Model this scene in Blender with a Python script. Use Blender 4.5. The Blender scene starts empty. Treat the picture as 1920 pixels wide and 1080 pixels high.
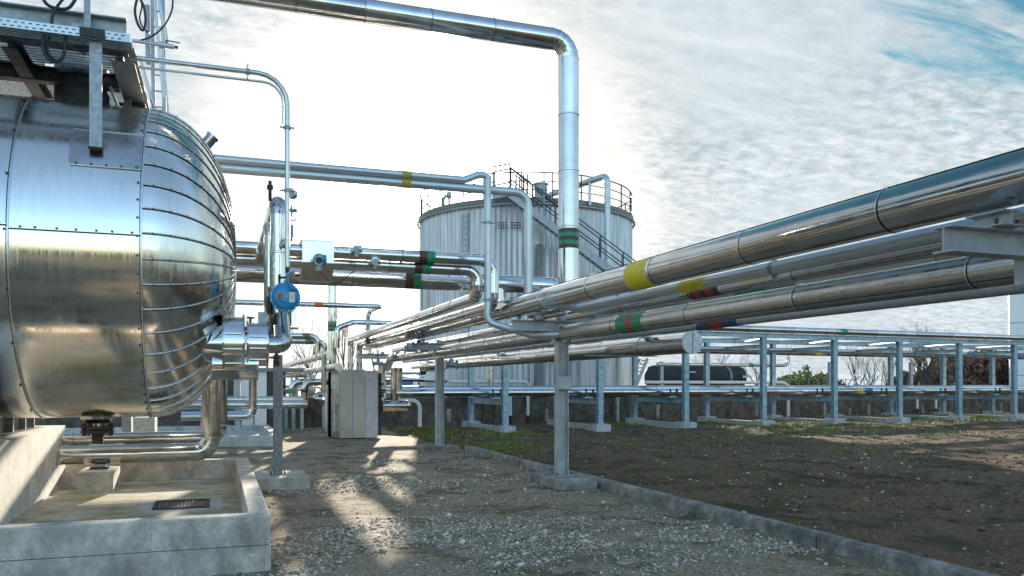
import bpy, math, random
import numpy as np
from mathutils import Vector, Matrix
random.seed(7)
R_=math.radians
sc=bpy.context.scene; col=sc.collection
# ------------------------------------------------------------------ camera
FPX=1550.0; TH=math.atan(550.0/1550.0); S_=math.sin(TH); C_=math.cos(TH); HZ=720.0; EYE=1.6
cam=bpy.data.cameras.new('camera'); co=bpy.data.objects.new('camera',cam); col.objects.link(co)
co.location=(0,0,EYE); co.rotation_euler=(R_(90),0,-TH)
cam.sensor_width=36; cam.lens=36*FPX/1920; cam.shift_y=(HZ-540)/1920; cam.clip_start=.05; cam.clip_end=3000
sc.camera=co
# ------------------------------------------------------------------ light
def pdir(px,py):
    r=(px-960)/FPX; u=(HZ-py)/FPX
    return Vector((S_+r*C_,C_-r*S_,u)).normalized()
SUN=pdir(797,418)
sc.view_settings.view_transform='Standard'; sc.view_settings.look='None'; sc.view_settings.exposure=1.72; sc.view_settings.gamma=1
sl=bpy.data.lights.new('sun','SUN'); sl.energy=3.4; sl.angle=R_(.6); sl.color=(1,.88,.70)
so=bpy.data.objects.new('sun',sl); col.objects.link(so); so.rotation_euler=(-SUN).to_track_quat('-Z','Y').to_euler()
w=bpy.data.worlds.new('World'); sc.world=w; w.use_nodes=True
nt=w.node_tree; nt.nodes.clear()
def N(t,**k):
    n=nt.nodes.new(t)
    for a,b in k.items(): setattr(n,a,b)
    return n
def L(a,b): nt.links.new(a,b)
def M(op,a,b=None,c=None,clamp=False):
    n=nt.nodes.new('ShaderNodeMath'); n.operation=op; n.use_clamp=clamp
    for i,x in enumerate((a,b,c)):
        if x is None: continue
        if isinstance(x,(int,float)): n.inputs[i].default_value=x
        else: nt.links.new(x,n.inputs[i])
    return n.outputs[0]
def MR(x,a,b,c=0,d=1,smooth=True):
    n=nt.nodes.new('ShaderNodeMapRange'); n.interpolation_type='SMOOTHSTEP' if smooth else 'LINEAR'
    nt.links.new(x,n.inputs[0])
    for i,v in zip((1,2,3,4),(a,b,c,d)): n.inputs[i].default_value=v
    return n.outputs[0]
def MIX(f,a,b,bl='MIX'):
    n=nt.nodes.new('ShaderNodeMix'); n.data_type='RGBA'; n.blend_type=bl
    for i,x in ((0,f),(6,a),(7,b)):
        if isinstance(x,(int,float)): n.inputs[i].default_value=x
        elif isinstance(x,tuple): n.inputs[i].default_value=(*x[:3],1)
        else: nt.links.new(x,n.inputs[i])
    return n.outputs[2]
def NOISE(vec,sc_,det=5,ro=.55,dist=0):
    n=nt.nodes.new('ShaderNodeTexNoise'); n.inputs['Scale'].default_value=sc_; n.inputs['Detail'].default_value=det
    n.inputs['Roughness'].default_value=ro; n.inputs['Distortion'].default_value=dist
    nt.links.new(vec,n.inputs['Vector']); return n.outputs[0]
def MAP(vec,scale=(1,1,1),rot=(0,0,0),loc=(0,0,0)):
    n=nt.nodes.new('ShaderNodeMapping'); n.inputs['Scale'].default_value=scale; n.inputs['Rotation'].default_value=rot; n.inputs['Location'].default_value=loc
    nt.links.new(vec,n.inputs[0]); return n.outputs[0]
sky=N('ShaderNodeTexSky',sky_type='NISHITA',sun_disc=False); sky.sun_elevation=math.asin(SUN.z); sky.sun_rotation=math.atan2(SUN.x,SUN.y)
sky.air_density=1.0; sky.dust_density=1.5; sky.ozone_density=1.5
tc=N('ShaderNodeTexCoord'); dirv=tc.outputs['Generated']
sep=N('ShaderNodeSeparateXYZ'); L(dirv,sep.inputs[0])
dp=N('ShaderNodeVectorMath',operation='DOT_PRODUCT'); L(dirv,dp.inputs[0]); dp.inputs[1].default_value=SUN[:]
sd=dp.outputs['Value']
zz=M('MAXIMUM',M('ADD',sep.outputs[2],.16),.05)
cb=N('ShaderNodeCombineXYZ'); L(M('DIVIDE',sep.outputs[0],zz),cb.inputs[0]); L(M('DIVIDE',sep.outputs[1],zz),cb.inputs[1])
cp=cb.outputs[0]
big=NOISE(cp,.9,6,.58,.6)
streak=NOISE(MAP(cp,(1.0,4.2,1),(0,0,R_(-52))),2.2,8,.66,.5)
rip=NOISE(MAP(cp,(8,11,1),(0,0,R_(15))),2.2,6,.66,.3)
ripm=NOISE(cp,1.1,3,.5)
# cloud cover: veil everywhere towards the sun, opening to blue away from it
cov=M('ADD',M('MULTIPLY',M('SUBTRACT',big,.5),1.5),M('MULTIPLY',M('SUBTRACT',streak,.5),1.1))
cov=M('ADD',cov,MR(sd,.40,.72,-.05,.95))
gap=N('ShaderNodeVectorMath',operation='DOT_PRODUCT'); L(dirv,gap.inputs[0]); gap.inputs[1].default_value=pdir(1900,-60)[:]
gapf=MR(M('ADD',gap.outputs['Value'],M('MULTIPLY',M('SUBTRACT',streak,.5),.05)),.990,1.004,0,.95)
cov=M('SUBTRACT',cov,MR(sep.outputs[2],.43,.66,0,1.35))
cover=M('MULTIPLY',MR(cov,-.12,.60,.07,1),M('SUBTRACT',1.0,gapf))
shade=M('ADD',M('MULTIPLY',M('SUBTRACT',rip,.5),MR(ripm,.36,.60,.5,2.2)),M('ADD',M('MULTIPLY',M('SUBTRACT',streak,.5),.75),M('MULTIPLY',M('SUBTRACT',big,.5),.7)))
glow=M('ADD',MR(sd,.60,.96,-.06,.05),M('ADD',MR(sd,.952,.988,0,.42),MR(sd,.98,1.0,0,3)))
br=M('ADD',M('MULTIPLY',shade,.37),M('ADD',.745,glow))
br=M('ADD',M('MAXIMUM',br,.25),M('MULTIPLY',MR(sd,.45,-.3,0,.12),M('ADD',.7,shade)))
ccol=MIX(MR(br,.50,.92),(.62,.80,.88),MIX(MR(sd,.93,.985),(.90,.965,1.0),(1.0,.985,.94)))
vm=N('ShaderNodeVectorMath',operation='SCALE'); L(ccol,vm.inputs[0]); L(M('MULTIPLY',br,CLOUD:=2.2),vm.inputs['Scale'])
blue=N('ShaderNodeVectorMath',operation='SCALE'); L(MIX(1.0,sky.outputs[0],MIX(MR(sd,.3,.7),(.86,.93,.93),(.05,.18,.215)),'MULTIPLY'),blue.inputs[0]); blue.inputs['Scale'].default_value=1.08
bg=N('ShaderNodeBackground'); bg.inputs[1].default_value=.15
L(MIX(cover,blue.outputs[0],vm.outputs[0]),bg.inputs[0])
wo=N('ShaderNodeOutputWorld'); L(bg.outputs[0],wo.inputs[0])
# ------------------------------------------------------------------ projection helpers (rays onto real planes)
def at_y(px,py,Y):
    d=pdir(px,py); t=Y/d.y; return Vector((d.x*t,Y,EYE+d.z*t))
def at_z(px,py,Z):
    d=pdir(px,py); t=(Z-EYE)/d.z; return Vector((d.x*t,d.y*t,Z))
def at_d(px,py,D):
    r=(px-960)/FPX; return Vector(((S_+r*C_)*D,(C_-r*S_)*D,EYE+(HZ-py)/FPX*D))
def vx(px,Y):  # X of the vertical plane pixel column px at plane Y
    r=(px-960)/FPX; return Y*(S_+r*C_)/(C_-r*S_)
# ------------------------------------------------------------------ materials
def newmat(name):
    global nt
    m=bpy.data.materials.new(name); m.use_nodes=True; nt=m.node_tree
    return m,nt.nodes['Principled BSDF']
def setin(b,k,v):
    if isinstance(v,(int,float)): b.inputs[k].default_value=v
    elif isinstance(v,tuple): b.inputs[k].default_value=(*v[:3],1)
    else: nt.links.new(v,b.inputs[k])
def bump(b,h,st,dist=.02):
    n=nt.nodes.new('ShaderNodeBump'); n.inputs['Strength'].default_value=st; n.inputs['Distance'].default_value=dist
    nt.links.new(h,n.inputs['Height']); nt.links.new(n.outputs[0],b.inputs['Normal'])
def ocoord():
    return nt.nodes.new('ShaderNodeTexCoord').outputs['Object']
def wcoord():
    return nt.nodes.new('ShaderNodeNewGeometry').outputs['Position']
def island():
    return nt.nodes.new('ShaderNodeNewGeometry').outputs['Random Per Island']
def metal(name,c1,c2,r1,r2,st=(1,1,1),dents=.15,dsc=3,met=1.0,grime=None):
    m,b=newmat(name); g=wcoord(); isl=island()
    n=NOISE(MAP(g,st),6,6,.6); n2=NOISE(g,1.7,4,.6)
    f=M('ADD',M('MULTIPLY',n,.5),M('MULTIPLY',isl,.5))
    c=MIX(MR(f,.25,.75,smooth=False),c1,c2)
    if grime: c=MIX(M('MULTIPLY',MR(n2,.5,.72),.55),c,grime)
    setin(b,'Base Color',c); setin(b,'Metallic',met)
    rr=M('ADD',M('ADD',MR(n,.3,.7,r1,r2,False),M('MULTIPLY',MR(NOISE(g,.9,5,.65),.50,.68),.13)),M('MULTIPLY',M('SUBTRACT',isl,.5),.10))
    setin(b,'Roughness',M('MAXIMUM',rr,.05))
    bump(b,M('ADD',NOISE(g,dsc,2,.4),M('MULTIPLY',NOISE(MAP(g,st),40,2,.5),.02)),dents,.02)
    return m
def dull(name,c1,c2,sc_=4,rough=.7,bs=.3,bsc=30,st=(1,1,1),met=0,c3=None,c3sc=1.2,lo=.35,hi=.65):
    m,b=newmat(name); g=wcoord()
    n=NOISE(MAP(g,st),sc_,8,.62)
    c=MIX(MR(n,lo,hi),c1,c2)
    if c3: c=MIX(MR(NOISE(g,c3sc,6,.65),.52,.66),c,c3)
    setin(b,'Base Color',c); setin(b,'Roughness',rough); setin(b,'Metallic',met)
    if bs: bump(b,NOISE(g,bsc,6,.6),bs,.01)
    return m
def flat(name,c,rough=.5,met=0):
    m,b=newmat(name); g=wcoord(); n=NOISE(g,12,5,.6)
    cc=MIX(MR(n,.3,.7),tuple(x*.82 for x in c),c)
    if name.endswith('_band'): cc=MIX(M('MULTIPLY',MR(NOISE(g,26,6,.72),.60,.66),.7),cc,(.42,.41,.40))
    setin(b,'Base Color',cc); setin(b,'Roughness',rough); setin(b,'Metallic',met)
    return m
MAT={}
MAT['clad']=metal('aluminium_cladding',(.52,.51,.50),(.76,.75,.73),.08,.19,(1,1,1),.13,2.2,grime=(.44,.40,.36))
MAT['clad_dull']=metal('weathered_cladding',(.46,.45,.44),(.68,.67,.65),.20,.36,(1,1,1),.22,3.5,grime=(.36,.33,.30))
MAT['vessel']=metal('vessel_sheet',(.66,.63,.58),(.84,.81,.76),.09,.24,(9,1.5,.35),.07,.9)
MAT['zinc']=metal('galvanised_tube',(.50,.55,.58),(.66,.71,.74),.34,.5,(1,1,1),.05,4,met=.75)
MAT['seam']=flat('dark_seam',(.045,.043,.04),.55,.4)  # dark lines along sheet laps, beads and joints
MAT['seam_b']=metal('seam_bead',(.60,.60,.60),(.8,.8,.8),.2,.3)
MAT['rivet']=flat('rivet_head',(.16,.15,.14),.4,.8)
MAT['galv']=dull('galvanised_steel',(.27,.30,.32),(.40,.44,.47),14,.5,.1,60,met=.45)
MAT['galvdark']=dull('dark_galvanised_steel',(.17,.18,.18),(.28,.29,.29),22,.55,.12,60,met=.35)  # even, darker grey steel for the pit post, joists and fittings
MAT['postgrey']=dull('grey_post_paint',(.36,.37,.38),(.50,.51,.52),6,.5,.06,60,met=.2,c3=(.30,.29,.28),c3sc=3)
MAT['bluegalv']=dull('blue_grey_galvanised_steel',(.25,.35,.40),(.40,.50,.55),7,.5,.12,60,met=.35,c3=(.17,.24,.28),c3sc=3)
MAT['darksteel']=dull('dark_steel',(.035,.037,.04),(.075,.075,.08),8,.5,.2,40,met=.5)
MAT['rust']=dull('rusty_iron',(.03,.021,.017),(.10,.055,.033),18,.8,.5,60)
MAT['rubber']=flat('black_rubber',(.015,.015,.017),.45)
MAT['yellow']=flat('yellow_band',(.80,.62,.02),.45)
MAT['green']=flat('green_band',(.015,.27,.13),.4)
MAT['red']=flat('red_band',(.48,.04,.045),.4)
MAT['brown']=flat('brown_band',(.10,.035,.03),.45)
MAT['bluep']=flat('blue_band',(.02,.10,.24),.4)
MAT['orange']=flat('orange_band',(.65,.13,.05),.45)
MAT['actblue']=flat('blue_enamel',(.03,.28,.55),.22)
MAT['white']=flat('white_paint',(.78,.78,.76),.4)
MAT['whitew']=flat('white_board',(.85,.85,.83),.6)
MAT['bluetarp']=flat('blue_sheeting',(.05,.10,.45),.6)
MAT['twig']=dull('bark',(.05,.038,.03),(.11,.085,.07),9,.9,.4,30)
MAT['tankblack']=dull('black_tank_paint',(.018,.016,.02),(.032,.028,.032),2.5,.75,.1,20)
MAT['pinkcab']=flat('pale_enclosure',(.62,.56,.55),.5)
MAT['conelec']=flat('steel_conduit',(.58,.60,.60),.28,.9)
def concrete(name,a,b_,stain,moss=None,stst=(2.5,2.5,.5),amt=.8):
    m,b=newmat(name); g=wcoord()
    n=NOISE(g,3.5,10,.68); n2=NOISE(MAP(g,stst),2.2,8,.65,.3); n3=NOISE(g,55,4,.6); n4=NOISE(g,9,6,.7)
    c=MIX(MR(n,.33,.68),a,b_)
    c=MIX(M('MULTIPLY',MR(n2,.48,.66),amt),c,stain)
    c=MIX(M('MULTIPLY',MR(n3,.55,.72),.35),c,tuple(x*.45 for x in a))
    c=MIX(M('MULTIPLY',MR(NOISE(g,17,9,.78),.48,.60),.6),c,tuple(x*.5 for x in b_))
    c=MIX(M('MULTIPLY',MR(n4,.62,.72),.5),c,tuple(min(1,x*1.35) for x in b_))
    if moss: c=MIX(M('MULTIPLY',MR(NOISE(g,1.1,8,.7),.47,.64),.75),c,moss)
    c=MIX(M('MULTIPLY',MR(NOISE(MAP(g,(4,4,.45)),1.7,8,.7,.4),.60,.70),.55),c,stain)
    setin(b,'Base Color',c); setin(b,'Roughness',.85)
    vo=nt.nodes.new('ShaderNodeTexVoronoi'); vo.inputs['Scale'].default_value=14; nt.links.new(g,vo.inputs['Vector'])
    pit=MR(vo.outputs[0],.0,.10,0,1)
    bump(b,M('ADD',M('ADD',M('MULTIPLY',n3,.3),n4),M('MULTIPLY',pit,.5)),.45,.012)
    return m
MAT['conc']=concrete('pit_concrete',(.38,.34,.29),(.68,.61,.52),(.17,.16,.14),None,(1.5,1.5,.8),.65)
MAT['concfloor']=concrete('pit_floor',(.32,.30,.24),(.56,.52,.43),(.16,.145,.10),(.23,.22,.08),(1.0,4,1))
MAT['concped']=concrete('pedestal_concrete',(.50,.48,.45),(.68,.66,.61),(.30,.29,.27),None,(1.2,1.2,1),.5)
MAT['kerb']=concrete('kerb_concrete',(.12,.108,.095),(.44,.405,.36),(.075,.068,.06),None,(.8,.8,1))
MAT['wall']=concrete('weathered_wall',(.07,.052,.040),(.18,.14,.11),(.027,.021,.018),None,(1.6,1.6,.35))
MAT['sleeper']=concrete('sleeper_concrete',(.40,.41,.39),(.60,.60,.57),(.24,.24,.20))
MAT['limebloom']=concrete('lime_bloom',(.28,.26,.23),(.45,.43,.39),(.13,.12,.10))
MAT['cabdark']=metal('streaked_cabinet_sheet',(.40,.375,.37),(.52,.50,.49),.24,.32,(.5,.5,.5),.02,.8,met=1.0)
MAT['grating']=dull('grating_zinc',(.42,.46,.48),(.62,.66,.68),30,.4,.1,60,met=.3)
MAT['ochre']=flat('ochre_band',(.42,.33,.06),.5)
# ------------------------------------------------------------------ mesh building
def V3(*a): return Vector(a)
def perp(d):
    a=Vector((0,0,1)) if abs(d.z)<.9 else Vector((1,0,0))
    u=d.cross(a).normalized(); return u,d.cross(u).normalized()
class MB:
    def __init__(s): s.v=[];s.f=[];s.m=[];s.s=[];s.mats=[]
    def mi(s,m):
        if m not in s.mats: s.mats.append(m)
        return s.mats.index(m)
    def add(s,vs,fs,mat,smooth=False):
        o=len(s.v); s.v+=[tuple(v) for v in vs]; k=s.mi(mat)
        for f in fs: s.f.append([o+i for i in f]); s.m.append(k); s.s.append(smooth)
    def box(s,a,b,mat,rz=0,piv=None):
        x0,y0,z0=a;x1,y1,z1=b
        vs=[V3(x,y,z) for z in (z0,z1) for x,y in ((x0,y0),(x1,y0),(x1,y1),(x0,y1))]
        if rz:
            p=Vector(piv) if piv else V3((x0+x1)/2,(y0+y1)/2,0); p=V3(p[0],p[1],0); Mx=Matrix.Rotation(rz,3,'Z')
            vs=[Mx@(q-p)+p for q in vs]
        s.add(vs,[(3,2,1,0),(4,5,6,7),(0,1,5,4),(1,2,6,5),(2,3,7,6),(3,0,4,7)],mat)
    def bar(s,p,q,w,h,mat,up=(0,0,1)):
        p=Vector(p);q=Vector(q); d=(q-p).normalized(); up=Vector(up)
        if abs(d.dot(up))>.95: up=Vector((0,1,0))
        u=d.cross(up).normalized(); n=u.cross(d)
        vs=[c+u*a*w/2+n*b*h/2 for c in (p,q) for a,b in ((-1,-1),(1,-1),(1,1),(-1,1))]
        s.add(vs,[(0,1,2,3),(7,6,5,4),(0,4,5,1),(1,5,6,2),(2,6,7,3),(3,7,4,0)],mat)
    def ibeam(s,p,q,w,h,t,mat,up=(0,0,1),chan=False):
        p=Vector(p);q=Vector(q); d=(q-p).normalized(); up=Vector(up)
        if abs(d.dot(up))>.95: up=Vector((0,1,0))
        u=d.cross(up).normalized(); n=u.cross(d).normalized()
        for sg in (-1,1): s.bar(p+n*sg*(h-t)/2,q+n*sg*(h-t)/2,w,t,mat,n)
        wo=-(w-t)/2 if chan else 0
        s.bar(p+u*wo+d*.002,q+u*wo-d*.002,t,h-2*t+.001,mat,n)
    def ring(s,p,d,r,n,pn=None,u=None,v=None):
        if u is None: u,v=perp(d)
        out=[]
        for i in range(n):
            a=2*math.pi*i/n; c=p+(u*math.cos(a)+v*math.sin(a))*r
            if pn is not None:
                t=-((c-p).dot(pn))/max(.2,d.dot(pn)) if d.dot(pn)>0 else 0; c=c+d*t
            out.append(c)
        return out
    def skin(s,rings,mat,smooth=True,caps=(False,False)):
        n=len(rings[0]); vs=[v for r in rings for v in r]; fs=[]
        for k in range(len(rings)-1):
            for i in range(n):
                j=(i+1)%n; fs.append((k*n+j,k*n+i,(k+1)*n+i,(k+1)*n+j))
        s.add(vs,fs,mat,smooth)
        if caps[0]: s.add(rings[0],[tuple(range(n))],mat)
        if caps[1]: s.add(rings[-1],[tuple(reversed(range(n)))],mat)
    def cyl(s,p,q,r,mat,n=16,caps=(True,True),r2=None,smooth=True):
        p=Vector(p);q=Vector(q);d=(q-p).normalized(); u,v=perp(d)
        s.skin([s.ring(p,d,r,n,None,u,v),s.ring(q,d,r if r2 is None else r2,n,None,u,v)],mat,smooth,caps)
    def tube(s,pts,r,mat,n=8,caps=True,rr=None):
        pts=[Vector(p) for p in pts]; rings=[]; u=v=None
        for i,p in enumerate(pts):
            if i==0: d=(pts[1]-p)
            elif i==len(pts)-1: d=p-pts[i-1]
            else: d=(pts[i+1]-p).normalized()+(p-pts[i-1]).normalized()
            d=d.normalized() if d.length>1e-6 else (p-pts[i-1]).normalized()
            if u is None: u,v=perp(d)
            else:
                u=(u-d*u.dot(d)); u=u.normalized() if u.length>1e-4 else perp(d)[0]; v=d.cross(u)
            rings.append(s.ring(p,d,(rr[i] if rr else r),n,None,u,v))
        s.skin(rings,mat,True,(caps,caps))
    def lathe(s,p,d,prof,mat,n=24,smooth=True,cap=(False,True)):
        p=Vector(p);d=Vector(d).normalized();u,v=perp(d)
        rings=[s.ring(p+d*h,d,r,n,None,u,v) for h,r in prof]
        for k in range(len(rings)-1): s.skin([rings[k],rings[k+1]],mat,smooth)
        if cap[0]: s.add(rings[0],[tuple(range(n))],mat)
        if cap[1]: s.add(rings[-1],[tuple(reversed(range(n)))],mat)
    def dome(s,p,nrm,r,mat,h=None,n=6):
        p=Vector(p);d=Vector(nrm).normalized();u,v=perp(d); h=h or r*.7
        r0=s.ring(p,d,r,n,None,u,v); r1=s.ring(p+d*h*.7,d,r*.72,n,None,u,v); o=[*r0,*r1,p+d*h]
        fs=[((i+1)%n,i,n+i,n+(i+1)%n) for i in range(n)]+[(n+(i+1)%n,n+i,2*n) for i in range(n)]
        s.add(o,fs,mat,True)
    def build(s,name,parent=None,label=None,cat=None,group=None,kind=None,loc=None):
        if not s.v: return None
        a=np.array(s.v)
        if loc is None: loc=V3((a[:,0].min()+a[:,0].max())/2,(a[:,1].min()+a[:,1].max())/2,a[:,2].min())
        loc=Vector(loc)
        me=bpy.data.meshes.new(name); me.from_pydata([tuple(x) for x in (a-np.array(loc[:]))],[],s.f)
        for m in s.mats: me.materials.append(MAT[m])
        me.polygons.foreach_set('material_index',s.m); me.polygons.foreach_set('use_smooth',s.s); me.update()
        o=bpy.data.objects.new(name,me); col.objects.link(o)
        if parent is not None: o.parent=parent; o.location=loc-WL[parent]
        else: o.location=loc
        WL[o]=loc
        tag(o,label,cat,group,kind); return o
WL={}
def tag(o,label=None,cat=None,group=None,kind=None):
    if label: o['label']=label
    if cat: o['category']=cat
    if group: o['group']=group
    if kind: o['kind']=kind
def T(name,label,cat,loc,group=None):
    o=bpy.data.objects.new(name,None); col.objects.link(o); o.location=loc; o.empty_display_size=.2; WL[o]=Vector(loc)
    tag(o,label,cat,group); return o
def copytree(o,delta,label,parent=None):
    c=o.copy(); col.objects.link(c)
    if parent is None: c.location=o.location+Vector(delta); c['label']=label
    else: c.parent=parent
    for ch in [x for x in o.children]: copytree(ch,delta,label,c)
    return c
def route(pts,bend):
    pts=[Vector(p) for p in pts]; pieces=[]; cur=pts[0]
    for i in range(1,len(pts)-1):
        a=(pts[i]-pts[i-1]).normalized(); b=(pts[i+1]-pts[i]).normalized(); ang=a.angle(b)
        if ang<.02: continue
        t=bend*math.tan(ang/2); t=min(t,(pts[i]-pts[i-1]).length*.48,(pts[i+1]-pts[i]).length*.48); R=t/math.tan(ang/2)
        p0=pts[i]-a*t; p1=pts[i]+b*t; pieces.append(('s',cur,p0))
        nrm=(b-a*b.dot(a)).normalized(); c=p0+nrm*R; arc=[]
        k=5 if ang>1 else 3
        for j in range(k+1):
            th=ang*j/k; arc.append((c-nrm*R*math.cos(th)+a*R*math.sin(th), (a*math.cos(th)+nrm*math.sin(th)).normalized()))
        pieces.append(('e',arc)); cur=p1
    pieces.append(('s',cur,pts[-1])); return pieces
def clad_geo(mb,pts,r,seg=1.0,mat='clad',n=28,bend=None,joints=None,bead=1.0,rivet=None,caps=(True,True),lap=True):
    """sheet-metal insulation: separate cans with raised beads, gored elbows, an optional riveted lap"""
    bend=bend or 3.0*r
    first=True
    for pc in route(pts,bend):
        if pc[0]=='s':
            p,q=pc[1],pc[2]; Ln=(q-p).length
            if Ln<.01: continue
            d=(q-p)/Ln
            if joints is not None and Ln>2: cuts=[0]+[j for j in joints if .05<j<Ln-.05]+[Ln]
            else:
                k=max(1,round(Ln/seg)); cuts=[Ln*i/k for i in range(k+1)]
            for i in range(len(cuts)-1):
                a,b=cuts[i],cuts[i+1]; tl=V3(random.uniform(-1,1),random.uniform(-1,1),random.uniform(-1,1))*.0015
                mb.cyl(p+d*a+tl,p+d*b+tl,r*(1+random.uniform(-.006,.006)),mat,n,(False,False))
                if i>0:
                    mb.cyl(p+d*(a-.012*bead),p+d*(a+.012*bead),r*1.0+.0035*bead,'seam',n,(False,False))
                    mb.cyl(p+d*(a-.007*bead),p+d*(a+.006*bead),r*1.0+.0085*bead,'seam_b',n,(True,True))
                if rivet is not None and b-a>.3:
                    u,v=perp(d); ra=rivet+(random.uniform(-.06,.06)); rd=u*math.cos(ra)+v*math.sin(ra)
                    if lap: mb.bar(p+d*(a+.02)+rd*(r+.002),p+d*(b-.02)+rd*(r+.002),.006,.006,'seam',rd)
                    kk=max(2,int((b-a)/.2))
                    for j in range(kk): 
                        if random.random()<.93: mb.dome(p+d*(a+(b-a)*(j+.5)/kk)+rd*(r+.002),rd,.0075,'rivet')
        else:
            arc=pc[1]
            for j in range(len(arc)-1):
                (a,ta),(b,tb)=arc[j],arc[j+1]; d=(b-a).normalized(); u,v=perp(d)
                mb.skin([mb.ring(a,d,r,n,ta,u,v),mb.ring(b,d,r,n,tb,u,v)],mat,True)
            for (a,ta) in arc:
                mb.cyl(a-ta*.006*bead,a+ta*.006*bead,r+.004*bead,'seam' if bead<1 else 'seam_b',n,(True,True))
    P=[Vector(p) for p in pts]
    if caps[0]: d=(P[1]-P[0]).normalized(); mb.cyl(P[0]-d*.004,P[0]+d*.01,r+.004,mat,n)
    if caps[1]: d=(P[-1]-P[-2]).normalized(); mb.cyl(P[-1]-d*.01,P[-1]+d*.004,r+.004,mat,n)
def smooth_geo(mb,pts,r,mat,n=14,bend=None):
    bend=bend or 3.2*r; P=[]
    for pc in route(pts,bend):
        if pc[0]=='s': P+=[pc[1],pc[2]]
        else:
            a=pc[1]; P+=[x[0] for x in a[1:-1]]
    Q=[P[0]]
    for p in P[1:]:
        if (p-Q[-1]).length>1e-4: Q.append(p)
    mb.tube(Q,r,mat,n)
def bands(parent,lst,r,n=28):
    """lst of (p,q,[colours]) painted marker bands round a pipe"""
    for p,q,cs in lst:
        p=Vector(p);q=Vector(q); b=MB()
        for i,c in enumerate(cs):
            b.cyl(p.lerp(q,i/len(cs)),p.lerp(q,(i+1)/len(cs)),r+.0045,c,n,(i==0,i==len(cs)-1))
        b.build('marker_band',parent)
def pipe(name,label,pts,r,seg=1.0,mat='clad',bandl=(),group=None,smooth=False,clamps=(),branch=None,**k):
    """a pipe run: one top-level thing, its sheet metal / tube body, and bands or clamps as parts"""
    mb=MB()
    if smooth: smooth_geo(mb,pts,r,mat,k.get('n',14),k.get('bend'))
    else: clad_geo(mb,pts,r,seg,mat,**k)
    if not bandl and not clamps and not branch:
        return mb.build(name,None,label,'pipe',group)
    a=np.array(mb.v); root=T(name,label,'pipe',((a[:,0].min()+a[:,0].max())/2,(a[:,1].min()+a[:,1].max())/2,a[:,2].min()),group)
    mb.build('cladding' if not smooth else 'tube',root)
    bands(root,bandl,r,k.get('n',28))
    for p,d in clamps:
        p=Vector(p);d=Vector(d); c=MB(); c.cyl(p-d*.02,p+d*.02,r+.008,'galv',18); u,v=perp(d)
        for sg in (-1,1): c.bar(p+v*sg*(r),p+v*sg*(r+.05),.05,.012,'galv',d); c.cyl(p+v*sg*(r+.03)-u*.02,p+v*sg*(r+.03)+u*.02,.008,'rivet',6)
        c.build('clamp',root)
    if branch:
        for nm,pp,rr in branch:
            b=MB(); clad_geo(b,pp,rr,.6,mat,caps=(False,True)); b.build(nm,root)
    return root
# ------------------------------------------------------------------ value noise for terrain
def vnoise(x,y,seed=0,sc_=1.0):
    rs=np.random.RandomState(seed); G=rs.rand(257,257); x=np.asarray(x)*sc_+100; y=np.asarray(y)*sc_+100
    xi=np.floor(x).astype(int);yi=np.floor(y).astype(int);fx=x-xi;fy=y-yi; fx=fx*fx*(3-2*fx);fy=fy*fy*(3-2*fy); xi%=256;yi%=256
    return (G[xi,yi]*(1-fx)*(1-fy)+G[xi+1,yi]*fx*(1-fy)+G[xi,yi+1]*(1-fx)*fy+G[xi+1,yi+1]*fx*fy)
def npmesh(name,v,f,mats,smooth,kind,mi=None,label=None,cat=None):
    """numpy arrays -> object, f is (n,k)"""
    me=bpy.data.meshes.new(name); n,k=f.shape
    me.vertices.add(len(v)); me.vertices.foreach_set('co',np.asarray(v,dtype=np.float32).ravel())
    me.loops.add(n*k); me.loops.foreach_set('vertex_index',f.astype(np.int32).ravel())
    me.polygons.add(n); me.polygons.foreach_set('loop_start',np.arange(0,n*k,k,dtype=np.int32)); 
    for m in mats: me.materials.append(MAT[m])
    if mi is not None: me.polygons.foreach_set('material_index',mi.astype(np.int32))
    me.polygons.foreach_set('use_smooth',np.full(n,smooth)); me.update(calc_edges=True); me.validate()
    o=bpy.data.objects.new(name,me); col.objects.link(o); WL[o]=V3(0,0,0); tag(o,label,cat,None,kind); return o
def sheet(name,x0,x1,y0,y1,step,zf,mat,kind='structure'):
    nx=int((x1-x0)/step)+1; ny=int((y1-y0)/step)+1
    X,Y=np.meshgrid(np.linspace(x0,x1,nx),np.linspace(y0,y1,ny),indexing='ij'); Z=zf(X,Y)
    v=np.stack([X,Y,Z],-1).reshape(-1,3); i=np.arange(nx*ny).reshape(nx,ny)
    f=np.stack([i[:-1,:-1],i[1:,:-1],i[1:,1:],i[:-1,1:]],-1).reshape(-1,4)
    return npmesh(name,v,f,[mat],True,kind)
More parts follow.
